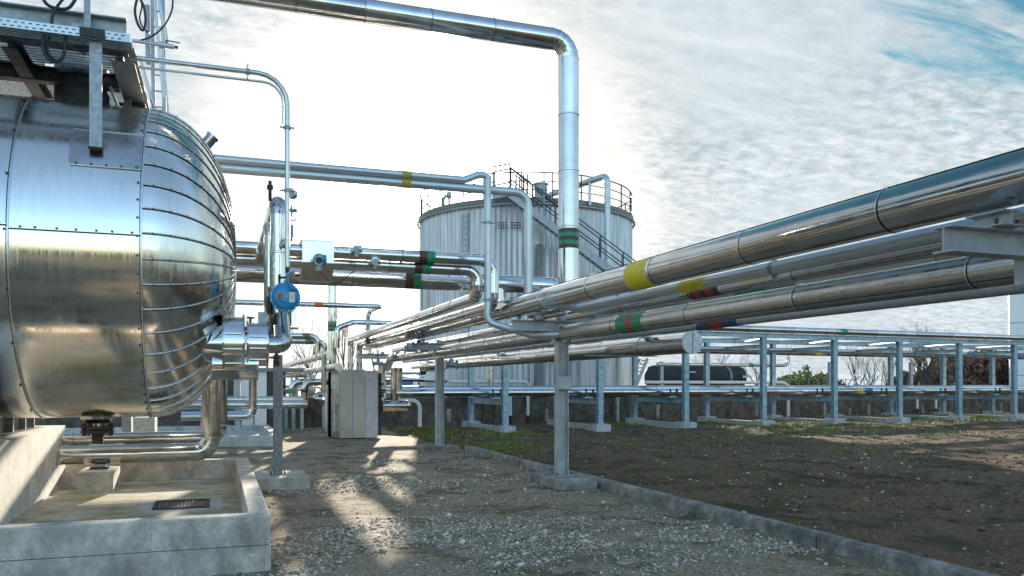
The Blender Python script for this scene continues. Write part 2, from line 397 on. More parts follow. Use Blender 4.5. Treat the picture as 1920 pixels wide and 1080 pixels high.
# ================================================================== GROUND
def ground_mat(name,base1,base2,stone1,stone2,soil,thr,vs1=38,vs2=95,lime=None):
    m,b=newmat(name); g=wcoord()
    def vor(s,rand=1.0):
        n=nt.nodes.new('ShaderNodeTexVoronoi'); n.inputs['Scale'].default_value=s; nt.links.new(g,n.inputs['Vector']); return n
    a=vor(vs1); c=vor(vs2); 
    sa=nt.nodes.new('ShaderNodeSeparateColor'); nt.links.new(a.outputs['Color'],sa.inputs[0])
    sb=nt.nodes.new('ShaderNodeSeparateColor'); nt.links.new(c.outputs['Color'],sb.inputs[0])
    big=NOISE(g,.55,7,.68,.3); mid=NOISE(g,2.6,7,.68)
    col0=MIX(MR(NOISE(g,22,6,.7),.35,.65),base1,base2)
    st=MIX(sa.outputs[1],stone1,stone2); st2=MIX(sb.outputs[1],stone1,stone2)
    # little stones then bigger stones standing in the fines
    ms=M('MULTIPLY',M('GREATER_THAN',sb.outputs[0],M('SUBTRACT',1.15+thr*.0,M('MULTIPLY',mid,thr+.35))),M('LESS_THAN',c.outputs[0],.42))
    ml=M('MULTIPLY',M('GREATER_THAN',sa.outputs[0],M('SUBTRACT',1.2,M('MULTIPLY',big,thr))),M('LESS_THAN',a.outputs[0],.42))
    cc=MIX(ms,col0,st2); cc=MIX(ml,cc,st)
    cc=MIX(M('MULTIPLY',MR(M('ADD',M('MULTIPLY',big,.6),M('MULTIPLY',mid,.4)),.50,.60),.8),cc,MIX(MR(mid,.4,.6),soil,tuple(x*.55 for x in soil)))
    if lime: cc=MIX(M('MULTIPLY',MR(NOISE(g,1.1,8,.72),.50,.60),.75),cc,lime)
    setin(b,'Base Color',cc); setin(b,'Roughness',.9); setin(b,'Specular IOR Level',.25)
    h=M('ADD',M('ADD',M('MULTIPLY',ms,M('SUBTRACT',.5,c.outputs[0])),M('MULTIPLY',ml,M('MULTIPLY',M('SUBTRACT',.5,a.outputs[0]),2.5))),M('MULTIPLY',NOISE(g,30,6,.7),.9))
    bump(b,h,1.0,.02); return m
MAT['gravel']=ground_mat('gravel_ground',(.15,.108,.066),(.44,.335,.225),(.38,.31,.23),(.90,.78,.62),(.15,.105,.062),1.1,lime=(.13,.11,.05))
MAT['soil']=ground_mat('soil_ground',(.065,.034,.016),(.22,.12,.06),(.18,.135,.10),(.46,.39,.32),(.05,.028,.015),.66,vs1=30,vs2=80,lime=(.045,.05,.018))
MAT['field']=dull('field_grass',(.05,.06,.02),(.10,.10,.05),1.5,.95,.5,12,c3=(.09,.07,.05),c3sc=.3)
m,b=newmat('pebble'); isl=island(); n1=NOISE(wcoord(),60,4,.6)
setin(b,'Base Color',MIX(MR(n1,.3,.7),MIX(isl,(.06,.048,.037),(.66,.55,.42)),MIX(isl,(.17,.145,.12),(.90,.77,.61)))); setin(b,'Roughness',.75); MAT['pebble']=m
m,b=newmat('grass_blade'); isl=island()
setin(b,'Base Color',MIX(isl,(.07,.11,.015),(.30,.30,.05))); setin(b,'Roughness',.6); 
MAT['blade']=m
MAT['clod']=dull('clod',(.05,.028,.015),(.18,.10,.055),20,.95,.5,60)
KX=5.5; SOILZ=.10
def gz(X,Y): return (vnoise(X,Y,3,.45)-.5)*.07+(vnoise(X,Y,4,1.7)-.5)*.025
def sz(X,Y):
    e=np.clip((X-KX-.15)/1.0,0,1); dip=np.clip((Y-18.6)/.6,0,1)*np.clip((KX+.6-X)/.5,0,1)*.09
    ruts=-.035*np.exp(-((X-11.5-.25*Y+.6*np.sin(Y*.3))/.28)**2)-.035*np.exp(-((X-13.1-.25*Y+.6*np.sin(Y*.3))/.28)**2)
    return e*ruts-dip+SOILZ*(1-np.clip((Y-18.5)/3.5,0,1))+e*((vnoise(X,Y,5,.4)-.5)*.16)+e*(vnoise(X,Y,6,1.9)-.5)*.06+e*(vnoise(X,Y,8,6.)-.5)*.03+e*(vnoise(X,Y,9,14.)-.5)*.016
n_=150; a_=np.linspace(0,2*math.pi,97)[:-1]; rr_=np.array([.0,60,150,400,1400])
v=[(0,0,-.12)]+[(math.cos(a)*r,math.sin(a)*r+10,-.12-r*.0003) for r in rr_[1:] for a in a_]
mb=MB(); fs=[(0,1+i,1+(i+1)%96) for i in range(96)]
for k in range(3): fs+=[(1+k*96+i,1+(k+1)*96+i,1+(k+1)*96+(i+1)%96,1+k*96+(i+1)%96) for i in range(96)]
mb.add(v,fs,'field',True); mb.build('terrain',kind='structure')
sheet('gravel_yard',-45,KX+1.0,-40,52,.5,lambda X,Y:gz(X,Y)-.03-.04*(X>KX-.3)*(Y>17),'gravel')
sheet('gravel_track',-1.5,KX+.015,2.6,20,.07,lambda X,Y:gz(X,Y)+.012+(vnoise(X,Y,11,9.)-.5)*.018,'gravel')
sheet('soil_field',KX+.06,75,-25,34,.16,sz,'soil')
mb=MB() ; 
# kerb in lengths, the joints open a little
kg='kerb stones in line between gravel and soil'
y=-4.0; kk=0
kp=MB()
MAT['kerbtop']=MAT['kerb']
klist=[]
while y<20:
    Ln=2.45
    if not (y+Ln<2): 
        klist.append(y)
    y+=Ln
# ------------------------------------------------------------------ pebbles
def icos():
    t=(1+5**.5)/2; v=np.array([(-1,t,0),(1,t,0),(-1,-t,0),(1,-t,0),(0,-1,t),(0,1,t),(0,-1,-t),(0,1,-t),(t,0,-1),(t,0,1),(-t,0,-1),(-t,0,1)],float); v/=np.linalg.norm(v[0])
    f=np.array([(0,11,5),(0,5,1),(0,1,7),(0,7,10),(0,10,11),(1,5,9),(5,11,4),(11,10,2),(10,7,6),(7,1,8),(3,9,4),(3,4,2),(3,2,6),(3,6,8),(3,8,9),(4,9,5),(2,4,11),(6,2,10),(8,6,7),(9,8,1)]); return v,f
def stones(name,xy,z,rad,seed,kind='stuff',label=None,cat=None,mat='pebble'):
    rs=np.random.RandomState(seed); n=len(xy); bv,bf=icos()
    s=rad[:,None]*np.stack([rs.uniform(.8,1.45,n),rs.uniform(.65,1.1,n),rs.uniform(.4,.75,n)],1)
    P=bv[None]*(1+rs.uniform(-.14,.14,(n,12,1)))*s[:,None,:]; a=rs.uniform(0,6.28,n); ca,sa_=np.cos(a)[:,None],np.sin(a)[:,None]
    X=P[...,0]*ca-P[...,1]*sa_; Y=P[...,0]*sa_+P[...,1]*ca; tl=rs.uniform(-.4,.4,(n,1)); Z=P[...,2]+X*tl
    v=np.stack([X+xy[:,0:1],Y+xy[:,1:2],Z+z[:,None]+(s[:,2:3]*.35)],-1).reshape(-1,3)
    f=(bf[None]+12*np.arange(n)[:,None,None]).reshape(-1,3)
    return npmesh(name,v,f,[mat],mat=='pebble',kind,None,label,cat)
rs=np.random.RandomState(2)
def scatter(n,ymax,dens=None,xlo=-2.0,xhi=KX-.03):
    # more stones nearer the camera
    Yv=2.8+(ymax-2.8)*rs.rand(n)**1.7; Xv=xlo+(xhi-xlo)*rs.rand(n)
    k=vnoise(Xv,Yv,21,.7)*.6+vnoise(Xv,Yv,22,2.3)*.4
    keep=rs.rand(n)<np.clip((k-.42)*4.5,.05,1)
    keep&=~((Xv<.47)&(Yv>7.3)&(Yv<13.4)); keep&=~((Xv>.5)&(Xv<1.35)&(Yv>12.7)&(Yv<13.9)); keep&=~((Xv>4.65)&(Yv>11.2)&(Yv<12.5))
    return np.stack([Xv[keep],Yv[keep]],1)
xy=scatter(130000,17); 
z=gz(xy[:,0],xy[:,1])+.012
rad=.0045+.013*rs.rand(len(xy))**2.2+.014*(rs.rand(len(xy))<.03)+.028*(rs.rand(len(xy))<.0035)
stones('gravel_stones',xy,z,rad,31)
n=11000; Yv=3+29*rs.rand(n)**1.5; Xv=KX+.2+ (22)*rs.rand(n)**1.2; keep=rs.rand(n)<np.clip((vnoise(Xv,Yv,41,.6)-.3)*2.4,.08,1)
Xc_=KX+.2+24*rs.rand(30000)**1.2; Yc_=3+26*rs.rand(30000)**1.4; kc=rs.rand(30000)<np.clip((vnoise(Xc_,Yc_,44,.8)-.25)*2,.1,1); xyc=np.stack([Xc_[kc],Yc_[kc]],1)
stones('soil_clods',xyc,sz(xyc[:,0],xyc[:,1])-.008,.008+.04*rs.rand(len(xyc))**3,33,mat='clod')
xy=np.stack([Xv[keep],Yv[keep]],1); stones('soil_stones',xy,sz(xy[:,0],xy[:,1])-.004,.004+.032*rs.rand(len(xy))**5,32)
# ------------------------------------------------------------------ grass
def blades(name,xy,z,h,seed,wd=.006):
    rs=np.random.RandomState(seed); n=len(xy); a=rs.uniform(0,6.28,n); ln=rs.uniform(.2,.9,n)*h; dx,dy=np.cos(a),np.sin(a)
    w_=wd*rs.uniform(.7,1.5,n); px,py=-dy*w_,dx*w_
    p0=np.stack([xy[:,0]-px,xy[:,1]-py,z],1);p1=np.stack([xy[:,0]+px,xy[:,1]+py,z],1)
    m0=np.stack([xy[:,0]+dx*ln*.3-px*.7,xy[:,1]+dy*ln*.3-py*.7,z+h*.65],1);m1=np.stack([xy[:,0]+dx*ln*.3+px*.7,xy[:,1]+dy*ln*.3+py*.7,z+h*.65],1)
    t=np.stack([xy[:,0]+dx*ln,xy[:,1]+dy*ln,z+h],1)
    v=np.stack([p0,p1,m1,m0,t],1).reshape(-1,3); i=5*np.arange(n)[:,None]
    f=np.concatenate([i+np.array([[0,1,2]]),i+np.array([[0,2,3]]),i+np.array([[3,2,4]])],0)
    return npmesh(name,v,f,['blade'],False,'stuff')
def tufts(cx,cy,n,sp,per):
    X=np.repeat(cx,per)+rs.normal(0,1,len(cx)*per)*sp; Y=np.repeat(cy,per)+rs.normal(0,1,len(cx)*per)*sp; return X,Y
# verge by the pipe rack
n=2600; Xc=5.8+40*rs.rand(n); Yc=24.6+Xc*.09+6.5*(rs.rand(n)-.35)
k=vnoise(Xc,Yc,51,.35); keep=(rs.rand(n)<np.clip((k-.36)*2.8,0,1)); X,Y=tufts(Xc[keep],Yc[keep],0,.10,16)
blades('verge_grass',np.stack([X,Y],1),sz(X,Y)-.01,.05+.09*rs.rand(len(X)),61,.011)
n=1000; Xc=KX+.15+14*rs.rand(n)**1.6; Yc=4+19*rs.rand(n); k=vnoise(Xc,Yc,52,.55)
keep=(rs.rand(n)<np.clip((k-.38)*3,0,1)); X,Y=tufts(Xc[keep],Yc[keep],0,.05,11)
blades('weeds',np.stack([X,Y],1),sz(X,Y)-.01,.02+.04*rs.rand(len(X)),62,.006)
n=90; Xc=KX+.25+1.5*rs.rand(n)**1.6; Yc=16.5+4*rs.rand(n); X,Y=tufts(Xc,Yc,0,.07,16)
blades('kerb_grass',np.stack([X,Y],1),sz(X,Y)-.01,.04+.08*rs.rand(len(X)),63,.007)
n=1500; Xc=9+34*rs.rand(n); Yc=12+13*rs.rand(n)**.6+.06*Xc; k=vnoise(Xc,Yc,57,.28)*.7+vnoise(Xc,Yc,58,1.1)*.3
keep=(rs.rand(n)<np.clip((k-.47)*5,0,1)); X,Y=tufts(Xc[keep],Yc[keep],0,.14,18)
blades('thin_grass',np.stack([X,Y],1),sz(X,Y)-.01,.02+.05*rs.rand(len(X)),64,.012)
# kerb stones
segs=[(-6.2,11.2)]; 
def kerbrun(y0,y1):
    y=y0; i=0
    while y<y1-.05:
        e=min(y+2.42,y1); mb=MB()
        dx=random.uniform(-.006,.006); x0,x1=KX-.06+dx,KX+.08+dx; zt=.155+random.uniform(-.004,.004)
        pr=[(x0,-.1),(x0,zt-.03),(x0+.03,zt),(x1,zt),(x1,-.1)]
        vs=[V3(x,yy,z) for yy in (y+.006,e-.006) for x,z in pr]; k=5
        mb.add(vs,[(0,1,2,3,4),(9,8,7,6,5)]+[(i2,i2+5,i2+6,i2+1) for i2 in range(4)],'kerb'); yield mb,y,e; y=e
pos=['nearest kerb stone, at the lower right of the gravel','second kerb stone from the camera','third kerb stone from the camera','kerb stone just in front of the near rack post footing','kerb stone just behind the near rack post footing','kerb stone midway between the near and middle rack post footings','last kerb stone before the middle rack post footing']
runs=list(kerbrun(1.7,18.64))
for (mb,a,b_),lb in zip(runs,pos): mb.build('kerb_stone',None,lb+', stained grey concrete','kerb','kerb stones along the edge of the soil')
# ================================================================== THE RACK: footings, posts, beams
def footing(name,x0,x1,y0,y1,z1,mat,lb,grp='concrete pads under the posts'):
    mb=MB(); b=.015; z0=-.2
    ring=lambda i,z:[V3(x0+i,y0+i,z),V3(x1-i,y0+i,z),V3(x1-i,y1-i,z),V3(x0+i,y1-i,z)]
    vs=ring(0,z0)+ring(0,z1-b)+ring(b,z1)
    fs=[(8,9,10,11)]+[(k+i,k+(i+1)%4,k+4+(i+1)%4,k+4+i) for k in (0,4) for i in range(4)]
    mb.add(vs,fs,mat); return mb.build(name,None,lb,'footing',grp)
footing('concrete_footing',4.68,5.36,11.28,12.4,.19,'kerb','stained grey concrete pad under the nearest steel post on the kerb line')
footing('concrete_footing',4.55,5.4,18.95,19.7,.12,'kerb','low concrete pad under the second steel post, where the kerb ends')
footing('concrete_footing',.53,1.3,12.8,13.85,.20,'conc','pale concrete pad at the gravel beside the open pit, under the dark post')
def hpost(lb,x,y,z0,z1,w=.16,mat='postgrey',plate=True,grp='steel posts of the pipe rack',mid=None,axis='x',name='steel_post'):
    root=T(name,lb,'post',(x,y,z0),grp); mb=MB(); t=.012
    if axis=='x': # flanges face +-y
        for s in (-1,1): mb.box((x-w/2,y+s*(w/2)-t/2,z0+.012),(x+w/2,y+s*(w/2)+t/2,z1),mat)
        mb.box((x-t/2,y-w/2+t/2,z0+.012),(x+t/2,y+w/2-t/2,z1-.001),mat)
    else:
        for s in (-1,1): mb.box((x+s*(w/2)-t/2,y-w/2,z0+.012),(x+s*(w/2)+t/2,y+w/2,z1),mat)
        mb.box((x-w/2+t/2,y-t/2,z0+.012),(x+w/2-t/2,y+t/2,z1-.001),mat)
    mb.build('shaft',root)
    if plate:
        p=MB(); q=w*.95; p.box((x-q,y-q*.8,z0),(x+q,y+q*.8,z0+.012),mat if mat!='postgrey' else 'galv')
        for sx in (-1,1):
            for sy in (-1,1): p.cyl((x+sx*q*.8,y+sy*q*.62,z0+.012),(x+sx*q*.8,y+sy*q*.62,z0+.045),.011,'darksteel',6)
        p.build('base_plate',root)
    if mid:
        p=MB(); p.box((x-w*.75,y-w/2-.022,mid-.10),(x+w*.75,y-w/2-.008,mid+.10),mat); p.build('splice_plate',root)
    return root
hpost('tall grey steel post on the nearest kerb pad, splice plate halfway up',5.0,11.8,.19,2.26,.16,mid=1.62,axis='y')
hpost('second grey steel post of the rack, at the far end of the kerb',5.0,19.3,.12,2.24,.17,axis='y')
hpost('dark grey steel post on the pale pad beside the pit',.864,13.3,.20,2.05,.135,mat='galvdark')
def xbeam(lb,Y,x0=4.19,x1=6.5,shoes=True):
    root=T('rack_beam',lb,'beam',((x0+x1)/2,Y,2.41),'cross beams of the pipe rack'); mb=MB()
    mb.ibeam((x0,Y,2.49),(x1,Y,2.49),.15,.165,.012,'postgrey'); mb.build('girder',root)
    for s in (-1,1):
        b=MB(); b.box((5.0+s*.135-.006,Y-.06,2.24),(5.0+s*.135+.006,Y+.06,2.405),'postgrey'); b.build('hanger_plate',root)
    b=MB(); b.ibeam((4.6,Y-.14,2.625),(4.6,Y+.14,2.625),.14,.10,.01,'postgrey'); b.box((4.5,Y-.16,2.575),(4.7,Y+.16,2.583),'postgrey')
    for sx in (-1,1): b.cyl((4.6+sx*.085,Y-.1,2.575),(4.6+sx*.085,Y-.1,2.62),.012,'darksteel',6)
    b.build('pipe_shoe',root)
    for X in (5.0,5.5,6.0):
        b=MB(); b.box((X-.05,Y-.08,2.575),(X+.05,Y+.08,2.64),'postgrey'); b.build('pipe_shoe',root)
    b=MB(); b.bar((6.45,Y+.0,2.40),(6.45,Y,2.05),.06,.06,'postgrey'); b.box((5.4,Y-.05,2.04),(6.66,Y+.05,2.052+.0),'postgrey'); b.build('under_bracket',root)
    return root
xbeam('near cross beam of the pipe rack, its open end seen at upper right',3.9)
xbeam('cross beam of the pipe rack above the post with the splice plate',11.8)
xbeam('cross beam of the pipe rack above the second steel post',19.3)
xbeam('farthest cross beam of the pipe rack, near the sheet metal cabinet',26.6)
# ------------------------------------------------------------------ rack pipes (all run along Y)
YN=-6.0; YF=27.3
def yj(y0,step): return [ (y0+step*k)-YN for k in range(-8,16) if YN+.2<y0+step*k<26.5]
B=lambda X,Z,a,b,cs:((X,a,Z),(X,b,Z),cs)
G='clad pipes running along the pipe rack'
EL=math.pi
pipe('insulated_pipe','thickest pipe of the rack, topmost, shiny with a broad yellow band',[(4.6,YN,2.86),(4.6,YF,2.86)],.165,joints=yj(4.71,1.67),n=48,rivet=R_(240),bandl=[B(4.6,2.86,8.13,8.62,['yellow'])],group=G,clamps=[((4.6,12.6,2.86),(0,1,0))])
pipe('insulated_pipe','long dull-edged pipe with green red green band, lowest of the rack at right',[(5.0,YN,2.385),(5.0,25.2,2.385),(5.0,25.9,2.1)],.122,joints=yj(6.2,1.85),n=40,rivet=R_(140),mat='clad_dull',bandl=[B(5.0,2.385,9.05,9.72,['green','green','red','green','green'])],group=G)
pipe('steel_pipe','grey tube with yellow band just under the thickest rack pipe',[(5.0,YN,2.705),(5.0,11.1,2.705),(4.85,11.5,2.80),(4.72,11.9,2.86)],.066,smooth=True,mat='zinc',n=20,bandl=[B(5.0,2.705,7.75,8.25,['yellow'])],clamps=[((5.0,6.6,2.705),(0,1,0))],group=G)
pipe('insulated_pipe','dark-sided rack pipe with brown and red stripes behind the yellow banded tube',[(5.5,YN,2.72),(5.5,YF,2.72)],.082,joints=yj(5,1.9),bandl=[B(5.5,2.72,8.2,8.85,['brown','red','brown','red','brown'])],group=G)
pipe('insulated_pipe','farthest upper rack pipe, showing one green band above the green red one',[(6.0,YN,2.727),(6.0,YF,2.727)],.075,joints=yj(5.6,1.9),bandl=[B(6.0,2.727,8.0,8.6,['green'])],group=G)
pipe('steel_pipe','thin lower rack pipe with blue red blue stripes at right',[(5.62,YN,2.32),(5.62,YF-1,2.32)],.050,smooth=True,mat='zinc',n=18,bandl=[B(5.62,2.32,8.05,8.9,['bluep','red','bluep'])],group=G)
r7=pipe('insulated_pipe','lowest rack pipe ending in a round white cap at the centre right',[(6.5,10.5,2.205),(6.5,YF,2.205)],.155,seg=1.45,n=40,rivet=R_(300),group=G,branch=None,bandl=[B(6.5,2.205,10.50,10.53,['seam_b'])])
cb_=MB(); cb_.cyl((6.5,10.455,2.205),(6.5,10.498,2.205),.168,'white',48); cb_.box((6.497,10.450,2.04),(6.503,10.4555,2.37),'seam')
for i in range(6):
    a=[.3,.9,1.35,-.2,-1.1,-1.5][i]; rr=[.09,.06,.11,.12,.10,.05][i]; cb_.cyl((6.5+rr*math.cos(a),10.449,2.205+rr*math.sin(a)),(6.5+rr*math.cos(a),10.456,2.205+rr*math.sin(a)),.008,'rivet',8)
cb_.build('end_cap',r7)
pipe('insulated_pipe','thin pipe beside the capped pipe, under the rack',[(6.15,12.5,2.16),(6.15,YF,2.16)],.06,seg=1.6,group=G)
# two slimmer pipes that come off the overhead run and turn into the rack
pipe('insulated_pipe','middle overhead clad pipe that elbows down and runs off along the rack',[(-2.5,13.15,3.49),(4.05,13.15,3.49),(4.05,13.15,3.04),(4.05,27.2,3.04),(4.05,27.2,2.05)],.096,seg=1.3,n=32,bandl=[((2.98,13.15,3.49),(3.24,13.15,3.49),['brown','green'])],group='overhead clad pipes crossing to the vessel',bend=.2)
pipe('insulated_pipe','topmost overhead clad pipe, bending down beyond the swan-neck tube',[(-2.5,13.0,3.64),(4.28,13.0,3.64),(4.28,13.0,2.887),(4.28,26.8,2.887),(4.28,26.8,2.05)],.097,seg=1.3,n=32,bandl=[((3.02,13.0,3.64),(3.28,13.0,3.64),['brown','green'])],group='overhead clad pipes crossing to the vessel',bend=.22)
pipe('insulated_pipe','thickest and lowest overhead clad pipe, ending beside the tall riser',[(-2.5,13.75,3.36),(5.75,13.75,3.36),(5.75,14.6,3.36)],.150,seg=1.15,n=36,bandl=[((2.95,13.75,3.36),(3.22,13.75,3.36),['brown','green'])],branch=[('branch',[(4.62,13.75,3.30),(4.62,13.75,3.0)],.12)],group='overhead clad pipes crossing to the vessel',bend=.25)
# big riser
pipe('insulated_riser','tall shiny riser pipe with brown and green rings, bending left overhead',[(-5,12.4,7.19),(5.38,12.4,7.19),(5.38,12.4,2.95),(5.38,14.0,2.95)],.166,seg=1.02,n=48,bend=.30,rivet=R_(120),lap=True,bandl=[((5.38,12.4,3.80),(5.38,12.4,4.12),['brown','green','brown','green','brown'])])
# slim galvanised tubes
pipe('galvanised_tube','thin tube rising in a swan neck and dropping in front of the overhead pipes',[(-2.5,12.2,4.73),(3.55,12.2,4.73),(3.78,12.2,4.83),(3.93,12.2,4.83),(3.93,12.2,2.56),(4.55,11.95,2.36),(5.0,11.6,2.36)],.056,smooth=True,mat='zinc',bend=.14,bandl=[((2.58,12.2,4.73),(2.72,12.2,4.73),['ochre'])],clamps=[((3.93,12.2,4.1),(0,0,1)),((3.93,12.2,2.9),(0,0,1))],group='slim grey overhead tubes')
pipe('galvanised_tube','lower slim overhead tube with a round elbow, dropping onto the thickest pipe',[(-2.5,12.25,4.62),(4.62,12.25,4.62),(4.62,12.25,2.98)],.068,smooth=True,mat='zinc',bend=.22,bandl=[((2.58,12.25,4.62),(2.72,12.25,4.62),['ochre'])],clamps=[((0.02,12.25,4.62),(1,0,0))],group='slim grey overhead tubes')
pipe('galvanised_conduit','thin conduit bending down at a wide elbow to the blue disc',[(-1.75,9.5,5.02),(.72,9.5,5.02),(.72,9.5,2.9)],.027,smooth=True,mat='conelec',bend=.32,n=12,clamps=[((.3,9.5,5.02),(1,0,0)),((.72,9.5,4.45),(0,0,1)),((.72,9.5,3.75),(0,0,1))],group='conduits from the platform')
pipe('galvanised_conduit','lower thinner conduit tucked under the wide elbow one',[(-1.75,9.53,4.94),(.675,9.53,4.94),(.675,9.53,4.5)],.014,smooth=True,mat='conelec',bend=.29,n=10,group='conduits from the platform')
# ================================================================== VESSEL
VY,VZ,VR=10.3,2.95,1.72; XS=-.693; HD=.88
def vpt(x,ph,off=0.0):
    if x<=XS: r=VR+off; return V3(x,VY-r*math.cos(ph),VZ+r*math.sin(ph))
    t=math.asin(min(1,(x-XS)/HD)); return hpt(t,ph,off)
def hpt(t,ph,off=0.0):
    ct=max(0.0,math.cos(t))**.80; x=XS+HD*math.sin(t); r=VR*ct
    nx=math.sin(t)/HD; nr=math.cos(t)/VR; l=math.hypot(nx,nr); nx/=l;nr/=l
    r+=off*nr; x+=off*nx; return V3(x,VY-r*math.cos(ph),VZ+r*math.sin(ph))
ves=T('pressure_vessel','huge horizontal steel vessel in riveted polished sheet metal, at the left','vessel',(-4,VY,1.23))
mb=MB(); NG=44; PH0=R_(3.0); cuts=[-9.6,-8.5,-7.4,-6.3,-5.2,-4.05,-2.93,-1.80,XS]
SE=[2,90,182,270]
for i in range(len(cuts)-1):
    x0,x1=cuts[i],cuts[i+1]; st=[3,92,184,272] if i%2==0 else [3.0,94,186,270]
    if i==len(cuts)-2: st=[2.0,92,182,272]
    for k in range(4):
        a0=R_(st[k]); a1=R_(st[(k+1)%4]+(360 if k==3 else 0)); n=24; o=random.uniform(-.002,.002)
        vs=[];fs=[]
        for xx in range(5):
            for j in range(n+1):
                x=x0+(x1-x0)*xx/4; vs.append(vpt(min(x,XS),a0+(a1-a0)*j/n,o))
        for xx in range(4):
            for j in range(n): q=xx*(n+1)+j; fs.append((q,q+1,q+n+2,q+n+1))
        mb.add(vs,fs,'vessel',True)
nt_=18
for g in range(NG):
    a0=PH0+2*math.pi*g/NG; a1=PH0+2*math.pi*(g+1)/NG; vs=[];fs=[]
    for j in range(nt_+1):
        t=math.pi/2*j/nt_
        for q in range(4):
            ph=a0+(a1-a0)*q/3; vs.append(hpt(t,ph,-.004*abs(q/3-.5)*2*math.cos(t)))
    for j in range(nt_):
        for q in range(3): z=j*4+q; fs.append((z,z+1,z+5,z+4))
    mb.add(vs,fs,'vessel',True)
SHELL=mb; sb=mb; rv=mb
def ringseam(x):
    pts=[vpt(x,2*math.pi*k/96,.006) for k in range(97)]; sb.tube(pts,.009,'seam_b',6,False)
    sb.tube([p+V3(-.016,0,0)-(p-V3(x,VY,VZ)).normalized()*.008 for p in pts],.005,'seam',5,False)
for x in cuts: ringseam(x)
for g in range(NG):
    a=PH0+2*math.pi*g/NG
    pts=[hpt(math.pi/2*j/22*.985,a,.003) for j in range(23)]
    sb.tube(pts,.0075,'seam_b',5,False)
    sb.tube([hpt(math.pi/2*j/22*.985,a-.0075/max(.25,math.cos(math.pi/2*j/22)),-.001) for j in range(23)],.0032,'seam',5,False)
    for j in range(1,9):
        t=math.pi/2*(j-.35)/9; p=hpt(t,a,.007); rv.dome(p,(p-V3(XS,VY,VZ)),.0085,'rivet',.010)
for i in range(len(cuts)-1):
    x0,x1=cuts[i],cuts[i+1]; a=R_(3.0 if i%2==0 else 3.0) if i<len(cuts)-2 else R_(2.0)
    sb.bar(vpt(x0+.01,a,.004),vpt(x1-.01,a,.004),.012,.016,'seam',(0,-1,0)); sb.bar(vpt(x0+.01,a+.006,.006),vpt(x1-.01,a+.006,.006),.010,.014,'seam_b',(0,-1,0))
    kk=7
    for j in range(kk):
        p=vpt(x0+(x1-x0)*(j+.5)/kk+random.uniform(-.02,.02),a+.012,.008); rv.dome(p,(0,-1,0),.014,'rivet',.016)
for x in cuts:
    for k in range(60):
        if x!=XS and k%3: continue
        a=2*math.pi*(k+.3)/60; p=vpt(x-.035 if x==XS else x-.03,a,.004); rv.dome(p,p-V3(p.x,VY,VZ),.0125,'rivet',.016)
# doubler plate outline
def ph_at(px,py,x):
    best=None
    for k in range(-60,90):
        p=vpt(x,R_(k)); d=p.x*S_+p.y*C_; yy=HZ-FPX*(p.z-EYE)/d
        if best is None or abs(yy-py)<best[0]: best=(abs(yy-py),R_(k))
    return best[1]
pl=MB(); a0=R_(24.5); a1=R_(40.5); x0,x1=-1.33,XS-.01
vs=[vpt(x,a0+(a1-a0)*j/8,.012) for j in range(9) for x in (x0,x1)]
pl.add(vs,[(2*j,2*j+1,2*j+3,2*j+2) for j in range(8)],'clad_dull',True)
pl.tube([vpt(x1,a0,.013),vpt(x0,a0,.013)]+[vpt(x0,a0+(a1-a0)*j/8,.013) for j in range(1,9)]+[vpt(x1,a1,.013)],.008,'seam_b',5)
for q in range(5): pl.dome(vpt(x0+.06+q*.13,a0+.012,.012),(0,-.9,.4),.013,'rivet',.018)
pl.build('doubler_plate',ves)
SHELL.build('shell',ves)
# stub on the head, bottom drain flange, manway, saddle
b=MB(); p=hpt(R_(38),R_(88)); d=V3(.62,-.1,.78).normalized(); b.cyl(p-d*.1,p+d*.13,.066,'clad_dull',24); b.cyl(p+d*.12,p+d*.15,.075,'clad_dull',24); b.build('vent_stub',ves)
b=MB(); q=V3(-1.28,VY,0)
b.lathe((q.x,q.y,1.26),(0,0,-1),[(0,.19),(.05,.17),(.10,.11),(.14,.11)],'clad_dull',24)
b.lathe((q.x,q.y,1.13),(0,0,-1),[(0,.0),(.0,.17),(.03,.17),(.031,.10),(.045,.10),(.046,.17),(.08,.17),(.081,0)],'rust',28,False)
for k in range(12): a=2*math.pi*k/12; c=q+V3(.145*math.cos(a),.145*math.sin(a),0); b.cyl((c.x,c.y,1.02),(c.x,c.y,1.16),.012,'rust',6)
b.cyl((q.x,q.y,1.05),(q.x,q.y,.93),.06,'rust',16)
b.build('drain_flange',ves)
b=MB(); b.cyl((-1.45,VY+.05,4.5),(-1.45,VY+.05,5.32),.27,'darksteel',32); b.lathe((-1.45,VY+.05,4.98),(0,0,1),[(0,.27),(0,.33),(.05,.33),(.05,.27)],'darksteel',32,False)
for k in range(18): a=2*math.pi*k/18; b.cyl((-1.45+.3*math.cos(a),VY+.05+.3*math.sin(a),4.96),(-1.45+.3*math.cos(a),VY+.05+.3*math.sin(a),5.06),.014,'darksteel',6)
b.build('manway',ves)
b=MB()
b.box((-2.78,8.7,1.031),(-2.12,12.0,1.055),'darksteel')
for y in (8.85,9.45,10.1,10.75,11.4,11.9):
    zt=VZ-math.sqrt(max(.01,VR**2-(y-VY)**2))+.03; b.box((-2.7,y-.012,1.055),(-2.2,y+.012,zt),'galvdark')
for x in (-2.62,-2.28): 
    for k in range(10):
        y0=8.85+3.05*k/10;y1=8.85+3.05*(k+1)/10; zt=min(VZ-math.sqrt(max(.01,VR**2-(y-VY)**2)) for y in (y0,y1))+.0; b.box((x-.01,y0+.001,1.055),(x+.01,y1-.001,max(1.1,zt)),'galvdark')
b.build('saddle',ves)
